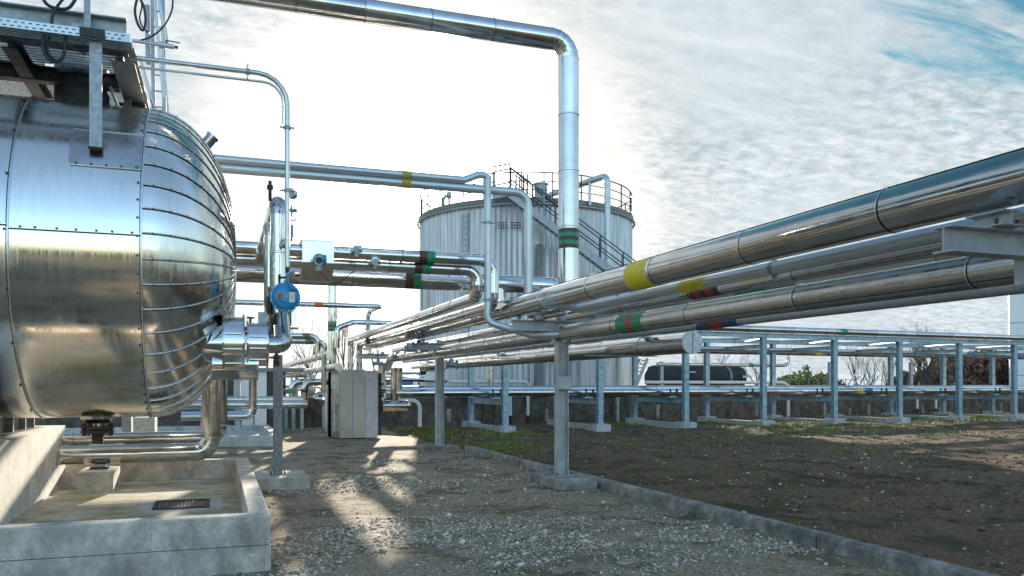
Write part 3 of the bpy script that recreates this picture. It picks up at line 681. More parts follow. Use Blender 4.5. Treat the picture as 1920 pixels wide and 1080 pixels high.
# ------------------------------------------------------------------ nozzle casing at the right-hand end
NX,NY,NZ=.0,9.45,2.03
cas=T('insulation_casing','boxy polished metal casing of bolted drums on the lower right end of the vessel','casing',(.2,9.9,1.7))
b=MB(); b.lathe((-.30,NY,NZ),(1,0,0),[(0,.12),(.17,.19),(.34,.24),(.345,.27)],'clad',36,cap=(False,False)); b.build('tapered_drum',cas)
def drum(x0,x1,r,nm,bc=True):
    b=MB(); b.lathe((x0,NY,NZ),(1,0,0),[(0,r*.8),(0.001,r+.018),(.018,r+.018),(.02,r),(x1-x0-.02,r),(x1-x0-.018,r+.018),(x1-x0-.001,r+.018),(x1-x0,r*.8)],'clad',44,cap=(True,True))
    for a in (R_(200),R_(168),R_(135)):
        y=NY-abs(math.cos(a))*(r+.003)*(1); z=NZ-math.sin(a)*r if a>R_(181) else NZ-math.sin(a)*r
        b.bar((x0+.03,y,z),(x1-.03,y,z),.010,.014,'seam_b',(0,-1,0)); b.bar((x0+.03,y+.001,z-.010),(x1-.03,y+.001,z-.010),.008,.006,'seam',(0,-1,0))
    for x in (x0+.009,x1-.009):
        for k in range(14):
            a=2*math.pi*k/14; b.dome((x,NY-math.cos(a)*(r+.018),NZ+math.sin(a)*(r+.018)),(0,-math.cos(a),math.sin(a)),.008,'rivet',.01)
    if bc:
        for z in (.62,.85): b.box((x1-.006,NY-r*z-.04,NZ+r*.35+(z-.7)*.2),(x1+.02,NY-r*z+.0,NZ+r*.35+(z-.7)*.2+.04),'darksteel')
    b.build(nm,cas)
drum(.035,.262,.298,'wide_drum'); drum(.28,.51,.235,'narrow_drum')
b=MB(); b.cyl((-.06,NY,NZ-.22),(.40,NY,NZ-.22),.165,'clad',36); b.cyl((-.065,NY,NZ-.22),(-.045,NY,NZ-.22),.172,'seam_b',36); b.cyl((.385,NY,NZ-.22),(.405,NY,NZ-.22),.172,'seam_b',36)
b.build('bottom_box',cas)
b=MB(); b.cyl((.33,NY+.1,NZ+.2),(.33,NY+.1,NZ+.30),.012,'darksteel',8); b.bar((.29,NY+.1,NZ+.30),(.37,NY+.1,NZ+.30),.02,.02,'darksteel'); b.box((.41,NY+.02,NZ+.2),(.50,NY+.1,NZ+.36),'galv'); b.build('vent_fitting',cas)
# valve column
colm=T('insulated_column','upright clad pipe with a loop at its top, right of the big vessel','pipe',(.65,9.9,1.9))
b=MB(); clad_geo(b,[(.50,9.45,2.03),(.675,9.45,2.03),(.675,9.9,2.40)],.092,.8,'clad',36,bend=.13,caps=(True,False)); b.build('lower_elbow',colm)
b=MB(); clad_geo(b,[(.65,9.9,2.68),(.65,9.9,3.70),(.65,13.2,3.70)],.092,.42,'clad',40,bend=.15,caps=(True,True)); b.build('cladding',colm)
b=MB(); b.lathe((.665,9.92,2.27),(0,0,1),[(0,.08),(0,.125),(.02,.135),(.40,.135),(.42,.15),(.445,.15),(.446,.10)],'clad',36); b.box((.52,9.80,2.40),(.56,9.90,2.60),'darksteel'); b.build('valve_cover',colm)
b=MB(); b.box((.70,9.95,2.26),(.86,10.05,2.50),'clad'); b.box((.69,9.9,2.245),(.875,10.06,2.259),'galv'); b.build('side_cover',colm)
b=MB(); b.cyl((.555,9.86,3.70),(.555,9.86,3.93),.02,'rust',8); b.cyl((.555,9.86,3.83),(.555,9.86,3.88),.035,'rust',8); b.build('vent_plug',colm)
b=MB()
b.dome((.60,9.70,2.30),(0,-1,0),.034,'rubber',.05,12); b.cyl((.60,9.70,2.30),(.60,9.85,2.30),.012,'darksteel',8)
b.box((.53,9.78,2.17),(.72,9.84,2.20),'darksteel'); b.box((.56,9.76,2.20),(.60,9.84,2.36),'darksteel'); b.cyl((.52,9.8,2.23),(.58,9.8,2.23),.03,'galvdark',12)
b.tube([(.60,9.74,2.42),(.66,9.72,2.30),(.70,9.74,2.16),(.66,9.78,2.05)],.008,'rubber',6); b.tube([(.64,9.74,2.42),(.60,9.72,2.28),(.63,9.72,2.12),(.62,9.80,2.02)],.006,'galv',6)
b.cyl((.62,9.76,1.82),(.62,9.76,1.96),.02,'rust',8);b.cyl((.62,9.76,1.80),(.62,9.76,1.86),.035,'rust',8); b.cyl((.54,9.76,1.90),(.66,9.76,1.90),.012,'rust',8)
b.build('small_valves',colm)
pipe('insulated_pipe','narrower clad pipe tucked behind the upright column, looping back at its top',[(.575,10.3,2.1),(.575,10.3,3.50),(.575,13.1,3.50)],.066,seg=.9,n=32,bend=.15)
# blue round actuator
act=T('round_actuator','bright blue bolted round actuator with red dot and white plate','actuator',(.69,9.62,2.40))
AX,AY,AZ=.705,9.60,2.575
b=MB(); b.lathe((AX,AY,AZ),(0,-1,0),[(-.05,.04),(-.04,.13),(-.012,.150),(0,.166),(.012,.166),(.016,.145),(.05,.115),(.065,.05)],'actblue',48,cap=(True,True))
for k in range(12): a=2*math.pi*(k+.5)/12; b.cyl((AX+.157*math.cos(a),AY-.010,AZ+.157*math.sin(a)),(AX+.157*math.cos(a),AY-.024,AZ+.157*math.sin(a)),.0085,'white',6)
b.build('housing',act)
b=MB(); b.cyl((AX-.062,AY-.05,AZ+.002),(AX-.062,AY-.066,AZ+.002),.030,'red',20); b.build('red_dot',act)
b=MB(); b.cyl((AX+.010,AY-.05,AZ-.004),(AX+.010,AY-.085,AZ-.004),.018,'galv',16); b.bar((AX-.006,AY-.087,AZ-.014),(AX+.03,AY-.087,AZ+.016),.012,.012,'galv'); b.build('knob',act)
b=MB(); b.box((AX+.038,AY-.069,AZ-.062),(AX+.098,AY-.066,AZ+.052),'white')
for k in range(4): b.box((AX+.064+k*.006,AY-.0705,AZ-.04),(AX+.066+k*.006,AY-.069,AZ+.03),'galv')
b.box((AX+.038,AY-.066,AZ-.062),(AX+.098,AY-.05,AZ+.052),'actblue'); b.build('name_plate',act)
b=MB(); b.cyl((AX+.01,AY,AZ+.0),(AX-.02,AY+.22,AZ+.0),.03,'darksteel',12); b.cyl((AX-.06,AY+.06,AZ+.13),(AX-.06,AY+.06,AZ+.26),.014,'darksteel',8); b.cyl((AX-.075,AY+.05,AZ+.22),(AX+.03,AY+.05,AZ+.23),.012,'darksteel',8)
b.cyl((AX+.0,AY+.02,AZ+.17),(AX+.06,AY-.02,AZ+.27),.02,'galv',10); b.cyl((AX+.05,AY-.02,AZ+.28),(AX+.10,AY-.02,AZ+.28),.02,'galv',10); b.build('bracket',act)
mb=MB(); mb.tube([(.72,9.5,2.93),(.72,9.5,2.86),(.722,9.5,2.84)],.024,'rubber',10); mb.tube([(.72,9.5,2.84),(.725,9.50,2.74),(.75,9.50,2.68),(.79,9.52,2.655),(.83,9.55,2.66)],.012,'actblue',8); mb.build('flexible_cable',None,'short blue flexible cable from the conduit end to the blue disc','cable')
# gauge by the column top
g=T('pressure_gauge','round grey dial on a thin valved stem beside the top of the upright column','gauge',(.79,9.8,3.3))
P0=at_d(545,362,9.4); b=MB(); b.cyl(P0+V3(.03,.06,0),P0+V3(-.01,-.03,0),.058,'clad_dull',24); b.cyl(P0+V3(-.01,-.03,0),P0+V3(-.013,-.038,0),.05,'galv',24); b.build('dial',g)
b=MB(); q=P0+V3(0,.02,0); b.tube([q,q+V3(0,0,-.20),q+V3(0,0,-.42)],.010,'galv',8); b.cyl(q+V3(-.01,0,-.2),q+V3(.07,0,-.19),.022,'galvdark',10); b.cyl(q+V3(0,0,-.14),q+V3(0,0,-.26),.022,'galv',10); b.tube([q+V3(0,0,-.3),q+V3(.05,0,-.31),q+V3(.065,0,-.27)],.008,'rubber',6); b.cyl(q+V3(.0,0,-.36),q+V3(.0,0,-.50),.035,'galv',14); b.cyl(q+V3(.0,0,-.5),q+V3(-.09,.05,-.60),.04,'clad',14)
b.build('stem',g)
# ================================================================== PIT
pit=T('drip_pit','open concrete drip pit with low walls in the left foreground','pit',(-3.5,10.3,-.1)); pz=.48; px1=.4225; py0,py1=7.37,13.2; tk=.19
def wallbox(nm,x0,y0,x1,y1,joint=True):
    b=MB(); bv=.012; z0=-.15
    if joint:
        zj=.22; b.box((x0,y0,z0),(x1,y1,zj),'conc'); b.box((x0+.008,y0+.006,zj),(x1-.008,y1-.006,zj+.006),'seam'); zb=zj+.006
        b.box((x0+.001,y0+.004,zb),(x1-.004,y1-.001,pz-bv),'conc')
    else: zb=z0; b.box((x0,y0,zb),(x1,y1,pz-bv),'conc')
    x0+=.002;y0+=.004;x1-=.004;y1-=.002
    r=[(x0,y0),(x1,y0),(x1,y1),(x0,y1)]; ri=[(x0+bv,y0+bv),(x1-bv,y0+bv),(x1-bv,y1-bv),(x0+bv,y1-bv)]
    b.add([V3(a,c,pz-bv) for a,c in r]+[V3(a,c,pz) for a,c in ri],[(4,5,6,7)]+[(i,(i+1)%4,4+(i+1)%4,4+i) for i in range(4)],'conc')
    b.build(nm,pit)
wallbox('front_wall',-9,py0,px1,py0+tk); wallbox('side_wall',px1-tk,py0+tk+.001,px1,py1,False); wallbox('back_wall',-9,py1-tk,px1-tk-.001,py1,False)
b=MB(); b.box((-9,py0+tk-.01,-.1),(px1-tk+.01,py1-tk+.01,.20),'concfloor'); b.build('pit_floor',pit)
gr=T('drain_grate','rusty slotted drain grate in the floor of the pit','grate',(-.42,10.3,.2)); b=MB()
gx0,gx1,gy0,gy1=-.70,-.10,9.95,10.62
for p_,q_ in (((gx0,gy0),(gx1,gy0+.025)),((gx0,gy1-.025),(gx1,gy1)),((gx0,gy0+.026),(gx0+.025,gy1-.026)),((gx1-.025,gy0+.026),(gx1,gy1-.026))): b.box((p_[0],p_[1],.204),(q_[0],q_[1],.222),'rust')
b.build('frame',gr); b=MB(); b.box((gx0+.02,gy0+.02,.2025),(gx1-.02,gy1-.02,.206),'rubber')
for k in range(15): x=gx0+.045+k*.0365; b.box((x-.007,gy0+.026,.207),(x+.007,gy1-.026,.219),'rust')
b.build('slats',gr)
b=MB(); b.box((gx0-.16,gy0-.12,.19),(gx1+.14,gy1+.14,.2035),'sleeper'); b.build('patch_slab',gr)
pd=MB(); pd.box((-2.95,8.05,.19),(-2.0,12.85,1.03),'concped'); pd.build('concrete_pedestal',None,'big pale concrete pedestal under the vessel in the pit, shadow streaks on its side','pedestal')
bl=T('pipe_block','small concrete block with a steel shoe carrying the pit pipes','block',(-1.5,12.2,.2))
b=MB(); b.box((-1.70,11.75,.19),(-1.28,12.55,.47),'conc'); b.build('block',bl); b=MB(); b.box((-1.60,12.1,.471),(-1.38,12.4,.50),'darksteel'); b.box((-1.56,12.2,.5),(-1.42,12.3,.53),'galv'); b.build('shoe',bl)
pipe('insulated_pipe','front clad pipe lying low in the pit and turning straight up below the casing',[(-7,12.3,.655),(-.10,12.3,.655),(-.10,12.3,1.93)],.125,seg=1.9,n=40,bend=.2,group='clad pipes in the pit')
pipe('insulated_pipe','rear clad pipe in the pit, seen just above the front one',[(-7,12.62,.83),(.02,12.62,.83),(.02,12.62,2.0)],.10,seg=1.7,n=32,bend=.18,group='clad pipes in the pit')
# ================================================================== PLATFORM over the vessel
pf=T('service_platform','dark steel service platform with grating floor above the vessel, at top left','platform',(-3,10.5,4.9))
X0,X1,Y0,Y1=-5.5,-.86,9.0,12.3
b=MB(); b.ibeam((X0,Y0,5.10),(X1,Y0,5.10),.09,.22,.012,'galv',chan=True); b.build('front_channel',pf)
b=MB(); b.ibeam((X0,Y0+.16,4.975),(X1,Y0+.16,4.975),.12,.11,.010,'darksteel'); b.build('front_joist',pf)
b=MB(); b.ibeam((X1-.06,Y0+.24,4.95),(X1-.06,Y1,4.95),.22,.16,.012,'galvdark'); b.build('end_joist',pf)
b=MB(); b.ibeam((X0,10.15,4.95),(X1-.18,10.15,4.95),.14,.16,.012,'darksteel'); b.build('cross_joist',pf)
for x in (-1.93,-3.4): b=MB(); b.ibeam((x,Y0+.24,4.951),(x,10.07,4.951),.13,.15,.012,'darksteel'); b.ibeam((x,10.23,4.951),(x,Y1,4.951),.13,.15,.012,'darksteel'); b.build('joist',pf)
b=MB(); mx,my=-1.45,VY+.05
k=0; y=Y0+.25
while y<Y1:
    dy=abs(y-my); xs=[(X0,X1-.17)]
    if dy<.42: hw=math.sqrt(.42**2-dy**2); xs=[(X0,mx-hw),(mx+hw,X1-.17)]
    for a_,c_ in xs: b.box((a_,y-.018,5.035),(c_,y+.018,5.065),'grating')
    y+=.075
x=X0
while x<X1-.2:
    if abs(x-mx)>.42: b.box((x-.006,Y0+.25,5.066),(x+.006,Y1,5.08),'galvdark')
    x+=.1
b.build('grating',pf)
for x in (-1.20,-.98): b=MB(); b.ibeam((x,10.35,4.62),(x,10.35,4.86),.07,.07,.006,'galvdark',(1,0,0)); b.build('leg',pf)
b=MB(); b.bar((-1.12,10.0,4.86),(-1.02,10.1,4.60),.03,.02,'conelec'); b.build('strut',pf); b=MB(); b.box((-1.1,10.5,4.6),(-.8,10.9,4.85),'darksteel'); b.build('plinth_box',pf)
for x in (-1.2,-2.7):
    b=MB(); b.box((x-.03,Y0-.075,4.9),(x+.03,Y0-.062,6.0),'galv'); b.build('rail_post',pf)
b=MB(); b.box((-1.34,Y0-.075,4.93),(-1.25,Y0-.06,5.08),'galv'); 
for z in (4.96,5.05): b.dome((-1.295,Y0-.075,z),(0,-1,0),.012,'white',.012)
b.build('fixing_plate',pf); b=MB(); b.box((-1.13,Y0-.075,4.93),(-1.03,Y0-.06,5.03),'galv'); b.dome((-1.09,Y0-.075,4.99),(0,-1,0),.014,'rust',.014); b.build('fixing_plate',pf)
b=MB(); b.box((-1.165,8.795,3.86),(-1.055,8.81,4.88),'galv'); b.box((-1.17,8.74,3.845),(-1.05,8.81,3.86),'rust'); b.build('support_bar',pf)
# perforated cable tray
tr=T('cable_tray','pale perforated cable tray hung under the platform front edge','cable tray',(-2.4,8.75,4.87)); b=MB()
tx0,tx1=-4.6,-.80; b.box((tx0,8.72,4.885),(tx1,8.724,4.965),'zinc'); b.box((tx0,8.7245,4.885),(tx1,8.93,4.889),'galv'); b.box((tx0,8.9305,4.885),(tx1,8.934,4.965),'galv')
x=tx0+.03
while x<tx1-.06:
    for r_,z in enumerate((4.905,4.942)):
        xx=x+(.03 if r_ else 0); b.box((xx,8.7185,z-.005),(xx+.028,8.7205,z+.005),'rubber')
    for r_ in range(6):
        xx=x+(.03 if r_%2 else 0); yy=8.745+r_*.031; b.box((xx,yy-.006,4.8825),(xx+.030,yy+.006,4.8852),'rubber')
    x+=.06
b.build('sheet',tr); b=MB(); b.box((-1.235,8.69,4.885),(-1.02,8.716,4.965),'rubber'); b.build('black_cover',tr)
def cable(lb,pts,r=.016,Y=8.66,mat='rubber',name='cable',grp='loose black cables at the platform'):
    P=[at_y(px,py,Y) if len(q)==0 else at_y(px,py,q[0]) for px,py,*q in pts]
    # smooth by catmull-rom
    Q=[]; E=[P[0]]+P+[P[-1]]
    for i in range(1,len(E)-2):
        for k in range(6):
            t=k/6; a,b_,c,d=E[i-1],E[i],E[i+1],E[i+2]
            Q.append(.5*((2*b_)+(c-a)*t+(2*a-5*b_+4*c-d)*t*t+(3*b_-a-3*c+d)*t*t*t))
    Q.append(P[-1]); mb=MB(); mb.tube(Q,r,mat,8); return mb.build(name,None,lb,'cable',grp)
cable('black cable looping down below the perforated tray',[(83,68),(80,85),(86,104),(100,116),(114,112),(121,96),(123,72)],.017,8.8)
cable('inner black cable loop below the perforated tray',[(93,70),(88,88),(93,104),(104,113)],.014,8.83)
cable('black cable sagging across the platform channel at the top edge',[(76,-12),(88,8),(108,16),(130,14),(146,-10)],.016,8.8)
cable('black cable hanging from the top edge onto the tray',[(124,-8),(106,14),(98,32),(97,50)],.014,8.8)
cable('long black cable curving out right of the platform to the valve',[(324,-6),(322,20),(308,48),(285,68),(262,76)],.009,9.3)
cable('coiled black cable hanging beside the platform corner',[(258,-6),(253,20),(258,44),(268,57),(273,40),(270,14),(262,-4)],.013,9.2)
cable('second coiled black cable beside the platform corner',[(262,-8),(266,12),(262,34),(268,52),(280,62)],.008,9.25)
cable('short black cable tail behind the support bar',[(124,85),(140,92),(152,98),(163,102)],.010,8.8)
vb=T('ball_valve','small steel ball valve with a lever, sticking out right of the cable tray','valve',at_y(300,86,9.0)); b=MB()
q=at_y(248,76,9.0); p_=at_y(298,84,9.0); e=at_y(328,88,9.0); b.cyl(q,p_,.016,'conelec',10); b.cyl(p_,e,.024,'zinc',12); b.cyl(p_,p_+V3(.05,0,0),.034,'zinc',12); b.cyl(e,e+V3(.03,0,-.003),.015,'rust',8); b.build('body',vb)
b=MB(); a_=at_y(312,84,9.0); b.cyl(a_,a_+V3(0,0,.045),.008,'darksteel',8); b.bar(a_+V3(0,0,.045),a_+V3(.13,0,.035),.014,.008,'darksteel'); b.build('lever',vb)
# uprights right of the platform
lad=T('access_ladder','upright ladder rails rising past the platform corner, beside the vessel end','ladder',(-.75,11.2,4.2))
for px in (285,305):
    b=MB(); a_=at_y(px,-60,11.0); c_=at_y(px+3,212,11.0); b.bar(a_,c_,.045,.02,'galv',(0,1,0)); b.build('rail',lad)
for k in range(9):
    py=-40+k*30; b=MB(); b.cyl(at_y(286,py,11.0),at_y(306,py+2,11.0),.010,'galv',8); b.build('rung',lad)
for lb,(a1_,b1_,a2_,b2_),r,m_ in (('thin bright tube leaning up along the platform corner, leftmost',(262,112,290,205),.020,'conelec'),('slanting tube crossing behind the ladder rails',(289,-10,307,186),.018,'zinc'),('slanting tube right of the ladder rails',(297,-10,313,80),.022,'zinc'),('thin rod slanting along the outside of the ladder',(303,60,316,214),.010,'zinc'),('grey box section standing beside the vessel head top',(276,10,278,120),.030,'galv')):
    mb=MB(); mb.tube([at_y(a1_,b1_,10.8),at_y(a2_,b2_,10.8)],r,m_,10); mb.build('service_tube',None,lb,'tube','thin tubes at the platform corner')
# ================================================================== instruments on the overhead run
cv=T('insulation_box','square sheet metal box fitted over two overhead pipes, right of the blue disc','box',at_y(597,505,12.8))
a_=at_y(567,505,12.78); c_=at_y(626,452,12.78); b=MB(); b.box((a_.x,12.78,a_.z+.12),(c_.x,13.28,c_.z),'clad'); 
b.add([V3(a_.x,12.78,a_.z+.12),V3(c_.x,12.78,a_.z+.12),V3(c_.x,12.95,a_.z-.14),V3(a_.x,12.95,a_.z-.14),V3(a_.x,13.28,a_.z+.12),V3(c_.x,13.28,a_.z+.12),V3(c_.x,13.28,a_.z-.14),V3(a_.x,13.28,a_.z-.14)],[(0,1,2,3),(3,2,6,7),(0,3,7,4),(1,5,6,2)],'clad_dull')
b.box((a_.x-.012,12.765,c_.z-.012),(c_.x+.012,13.29,c_.z+.004),'seam_b'); b.box((a_.x-.01,12.77,a_.z+.11),(c_.x+.01,12.778,a_.z+.125),'seam_b'); b.build('shell',cv)
def transmitter(px,py,Y,sc_,lb,blue=True):
    t=T('transmitter',lb,'instrument',at_y(px,py,Y)); q=at_y(px,py,Y); b=MB()
    b.cyl(q+V3(0,-.06,0)*sc_,q+V3(0,.10,0)*sc_,.085*sc_,'actblue' if blue else 'clad_dull',24); b.cyl(q+V3(.05,-.02,.0)*sc_,q+V3(.11,-.02,0)*sc_,.075*sc_,'actblue' if blue else 'clad_dull',20); b.build('housing',t)
    b=MB(); b.cyl(q+V3(0,-.075,-.02)*sc_,q+V3(0,-.06,-.02)*sc_,.075*sc_,'galv',24); b.cyl(q+V3(0,-.078,-.02)*sc_,q+V3(0,-.0755,-.02)*sc_,.05*sc_,'rubber' if blue else 'galv',20); b.build('display',t)
    b=MB(); b.cyl(q+V3(0,0,-.06)*sc_,q+V3(0,0,-.17)*sc_,.05*sc_,'galv',14); b.build('neck',t)
transmitter(597,487,12.6,1.0,'blue headed transmitter on the front of the square metal box')
transmitter(668,467,12.8,.72,'round grey instrument on the upper overhead pipe, nearer the metal box',False)
transmitter(703,490,12.9,.72,'round grey instrument on the middle overhead pipe, further from the metal box',False)
mb=MB(); mb.tube([at_y(597,505,12.6),at_y(606,515,12.55),at_y(622,533,12.6),at_y(640,528,12.7),at_y(663,508,12.8),at_y(668,478,12.85)],.007,'rubber',6); mb.build('cable',None,'thin dark cable sagging between the transmitter and the round instruments','cable')
# ================================================================== BACKGROUND LEFT-CENTRE
def prun(lb,pts,Y,r,name='insulated_pipe',seg=1.6,smooth=False,mat='clad',grp='pipes in the background plant',bl=(),**k):
    P=[]
    for q in pts:
        P.append(at_y(q[0],q[1],q[2] if len(q)>2 else Y))
    # keep horizontal and vertical runs true
    for i in range(1,len(P)):
        d=P[i]-P[i-1]
        if abs(d.z)<.25*math.hypot(d.x,d.y) and (len(pts[i])<3): P[i]=V3(P[i].x,P[i].y,P[i-1].z)
        elif math.hypot(d.x,d.y)<.25*abs(d.z): P[i]=V3(P[i-1].x,P[i-1].y,P[i].z)
    bd=[]
    for px,i,hw,cs in bl:
        a,b_=P[i],P[i+1]; t=px; c=a.lerp(b_,t); d=(b_-a).normalized(); bd.append((c-d*hw,c+d*hw,cs))
    return pipe(name,lb,P,r,seg=seg,smooth=smooth,mat=mat,group=grp,bandl=bd,bead=1.2,n=20,**k)
prun('upright shiny pipe with green band behind the overhead run, left of the metal cabinet',[(623,500),(623,812)],26.5,.135,seg=1.9,bl=[(.358,0,.16,['brown','green','brown','green','brown'])])
prun('thin horizontal pipe with an orange band, left background, ending in a hook',[(300,562),(712,568),(690,585,26.8),(690,640)],24.0,.075,bl=[(.705,0,.12,['orange'])],bend=.12)
prun('upper of two pipes with green and red bands bending down beside the upright pipe',[(400,627),(596,630),(596,672)],22.6,.078,bl=[(.89,0,.11,['green','red','green'])],bend=.2)
prun('lower of two pipes with green and red bands bending down behind the other',[(400,637),(608,640),(608,672)],23.3,.078,bl=[(.86,0,.11,['green','red','green'])],bend=.2)
prun('angled pipe climbing left of the rack to a down-turned end',[(632,652),(632,615),(663,604),(745,603)],25.5,.085,bend=.2)
pipe('insulated_pipe','background pipe running away behind the dark post, upper',[(2.55,20.6,2.33),(2.55,36,2.33)],.10,seg=1.6,group='pipes in the background plant')
pipe('insulated_pipe','background pipe running away behind the dark post, lower',[(2.75,20.4,2.02),(2.75,36,2.02)],.09,seg=1.6,group='pipes in the background plant')
prun('short drop pipe at the near end of the two receding pipes',[(607,664),(607,735)],20.6,.06,seg=.8)
prun('low shiny header behind the basin, upper',[(340,750),(568,752)],25.2,.095)
prun('low shiny header behind the basin, lower',[(340,760),(576,762)],24.4,.115)
prun('low pipe behind the casing that turns straight up beside a grey panel',[(340,782),(474,783),(474,668)],23.4,.105,bend=.2)
prun('second low pipe in the background, ending at the basin',[(340,776),(470,777)],24.0,.075)
for i,(px,l) in enumerate(((548,'left'),(571,'right'))):
    prun('%s of two hooked pipes with green bands standing behind the dark post'%l,[(px,752),(px,716),(px+45,718)],27-i,.105,bl=[(.55,0,.08,['green'])] if i==0 else [(.55,0,.06,['brown'])],bend=.22,seg=.9)
# second basin
bs=T('concrete_basin','small low concrete basin behind the big pit','basin',(-1,27,-.1)); b=MB()
bx0,bx1,by0,by1=-7,1.55,22.6,28.5
for p_,q_ in (((bx0,by0),(bx1,by0+.2)),((bx0,by1-.2),(bx1,by1)),((bx1-.2,by0+.201),(bx1,by1-.201))): b.box((p_[0],p_[1],-.1),(q_[0],q_[1],.25),'sleeper')
b.build('rim',bs); b=MB(); b.box((bx0,by0+.19,-.1),(bx1-.19,by1-.19,.08),'sleeper'); b.build('basin_floor',bs)
# plain panels behind the casing
pn=T('panel_cabinet','tall grey and white panelled cabinet behind the casing, left background','cabinet',at_y(475,770,29))
for (p0,p1,m_) in ((425,440,'darksteel'),(440,452,'postgrey'),(453,476,'white'),(477,501,'whitew'),(502,516,'darksteel')):
    a_=at_y(p0,772,29);c_=at_y(p1,697,29); b=MB(); b.box((a_.x,29,.0),(c_.x-.02,29.7,c_.z),m_); b.build('panel',pn)
b=MB(); a_=at_y(425,772,29); c_=at_y(600,772,29); b.box((a_.x,28.9,2.02),(c_.x,30.5,2.14),'galvdark'); b.build('roof_slab',pn)
mb=MB(); a_=at_y(250,815,16.5);c_=at_y(290,783,16.5); mb.box((a_.x,16.5,-.1),(c_.x,17.2,c_.z),'galv'); mb.build('grey_plinth',None,'grey plinth seen under the vessel behind the pit pipes','plinth')
mb=MB(); a_=at_y(300,815,19);c_=at_y(228,779,19); mb.box((c_.x,19,-.1),(at_y(246,700,19).x,19.4,c_.z),'galvdark'); mb.build('grey_plinth',None,'darker narrow plinth left of the grey plinth under the vessel','plinth')
# metal clad cabinet
cb=T('clad_cabinet','upright sheet metal cabinet with dark and pale panels at the end of the rack','cabinet',(4.2,25.4,0)); Yc=24.7
xs=[at_y(p,700,Yc).x for p in (636,661,685,709)]; zt=at_y(680,693,Yc).z
for i,m_ in enumerate(('cabdark','cabdark','pinkcab')):
    b=MB(); b.box((xs[i]+.004,Yc+.002*i,.0),(xs[i+1]-.004,Yc+.05,zt-(.03 if i==2 else 0)),m_)
    for z in (.6,1.3,1.75): b.dome(((xs[i]+xs[i+1])/2,Yc,z),(0,-1,0),.012,'rivet',.01)
    b.build('front_panel',cb)
b=MB(); x0=at_y(622,700,Yc+.35).x; b.add([V3(x0,Yc+.5,0),V3(xs[0]-.004,Yc,0),V3(xs[0]-.004,Yc,zt-.02),V3(x0,Yc+.5,zt-.02),V3(x0,Yc+1.2,0),V3(x0,Yc+1.2,zt-.02)],[(0,1,2,3),(4,0,3,5)],'clad_dull'); b.bar((x0+.06,Yc+.30,.2),(x0+.06,Yc+.30,zt-.1),.03,.03,'seam_b',(0,1,0)); b.build('side_panel',cb)
b=MB(); b.box((x0,Yc+.51,0),(xs[3]-.01,Yc+1.3,zt-.05),'cabdark'); b.box((xs[3]-.008,Yc+.1,.05),(xs[3]+.12,Yc+.9,zt-.1),'darksteel'); b.build('cabinet_body',cb)
b=MB()
for z in (.9,1.25,1.6): b.cyl((xs[3]+.05,Yc+.02,z),(xs[3]+.28,Yc+.02,z),.03,'rust',10); b.cyl((xs[3]+.2,Yc-.02,z-.08),(xs[3]+.2,Yc-.02,z+.08),.05,'clad_dull',10)
b.build('valves',cb)
mb=MB(); MAT_=0
clad_geo(mb,[(xs[3]+.1,Yc-.15,.95),(xs[3]+.85,Yc-.15,.95)],.16,.5,'clad',28); mb.dome((xs[3]+.85,Yc-.15,.95),(1,0,0),.16,'clad',.12,28); mb.build('short_pipe_end',None,'fat polished pipe end sticking out right of the metal cabinet','pipe','pipes in the background plant')
prun('white pipe hooking down in front of the dark wall, right of the metal cabinet',[(748,751),(787,751),(787,800)],25.8,.065,smooth=True,mat='white',bend=.25)
for i,(px,w_) in enumerate(((738,.10),(747,.13))):
    prun('%s upright pipe right of the metal cabinet'%('left' if i==0 else 'right'),[(px,690),(px,752)],25.5+i*.8,w_)
# dark uprights of left centre
hpost('slim grey upright just left of the metal cabinet, taller of the pair',at_z(594,802,.0).x,28.0,0,2.6,.13,mat='galv',grp='slim steel uprights by the cabinet',axis='x')
hpost('slim grey upright just left of the metal cabinet, shorter of the pair',at_z(603,805,.0).x+.0,27.4,0,1.55,.17,mat='galv',grp='slim steel uprights by the cabinet',axis='x')
for i,(px,py,h) in enumerate(((550,795,.6),(566,797,.6),(536,792,.65))):
    q=at_y(px,py,30+i*.3); hpost(['short pipe stand behind the dark post, middle','short pipe stand behind the dark post, right','short pipe stand behind the dark post, left'][i],q.x,30+i*.3,0,h+.3,.12,mat='bluegalv',grp='short pipe stands',plate=True)
# small clutter of valves and hand wheels on the rack end
def valve(lb,p,r=.09,wheel=True,m='galv',grp='small valves on the rack'):
    p=Vector(p); t=T('valve',lb,'valve',p,grp); b=MB(); b.cyl(p+V3(-.14,0,0),p+V3(.14,0,0),r*.6,m,14); b.cyl(p+V3(-.15,0,0),p+V3(-.12,0,0),r,m,14); b.cyl(p+V3(.12,0,0),p+V3(.15,0,0),r,m,14); b.lathe(p,(0,0,1),[(0,r*.7),(.1,r*.5),(.14,r*.3)],m,12); b.build('body',t)
    if wheel:
        b=MB(); b.cyl(p+V3(0,0,.1),p+V3(0,0,.26),.012,'darksteel',8); pts=[p+V3(.09*math.cos(a*math.pi/8),.09*math.sin(a*math.pi/8),.26) for a in range(17)]; b.tube(pts,.012,'darksteel',6,False); b.bar(p+V3(-.09,0,.26),p+V3(.09,0,.26),.014,.01,'darksteel'); b.build('hand_wheel',t)
valve('valve with hand wheel on the rack beam above the second steel post',(4.3,19.2,2.75))
valve('low valve between the second post and the rack pipes',(5.1,18.6,2.05),.11,False)
valve('valve at the far end of the rack over the metal cabinet',(4.4,24.2,2.2),.08)
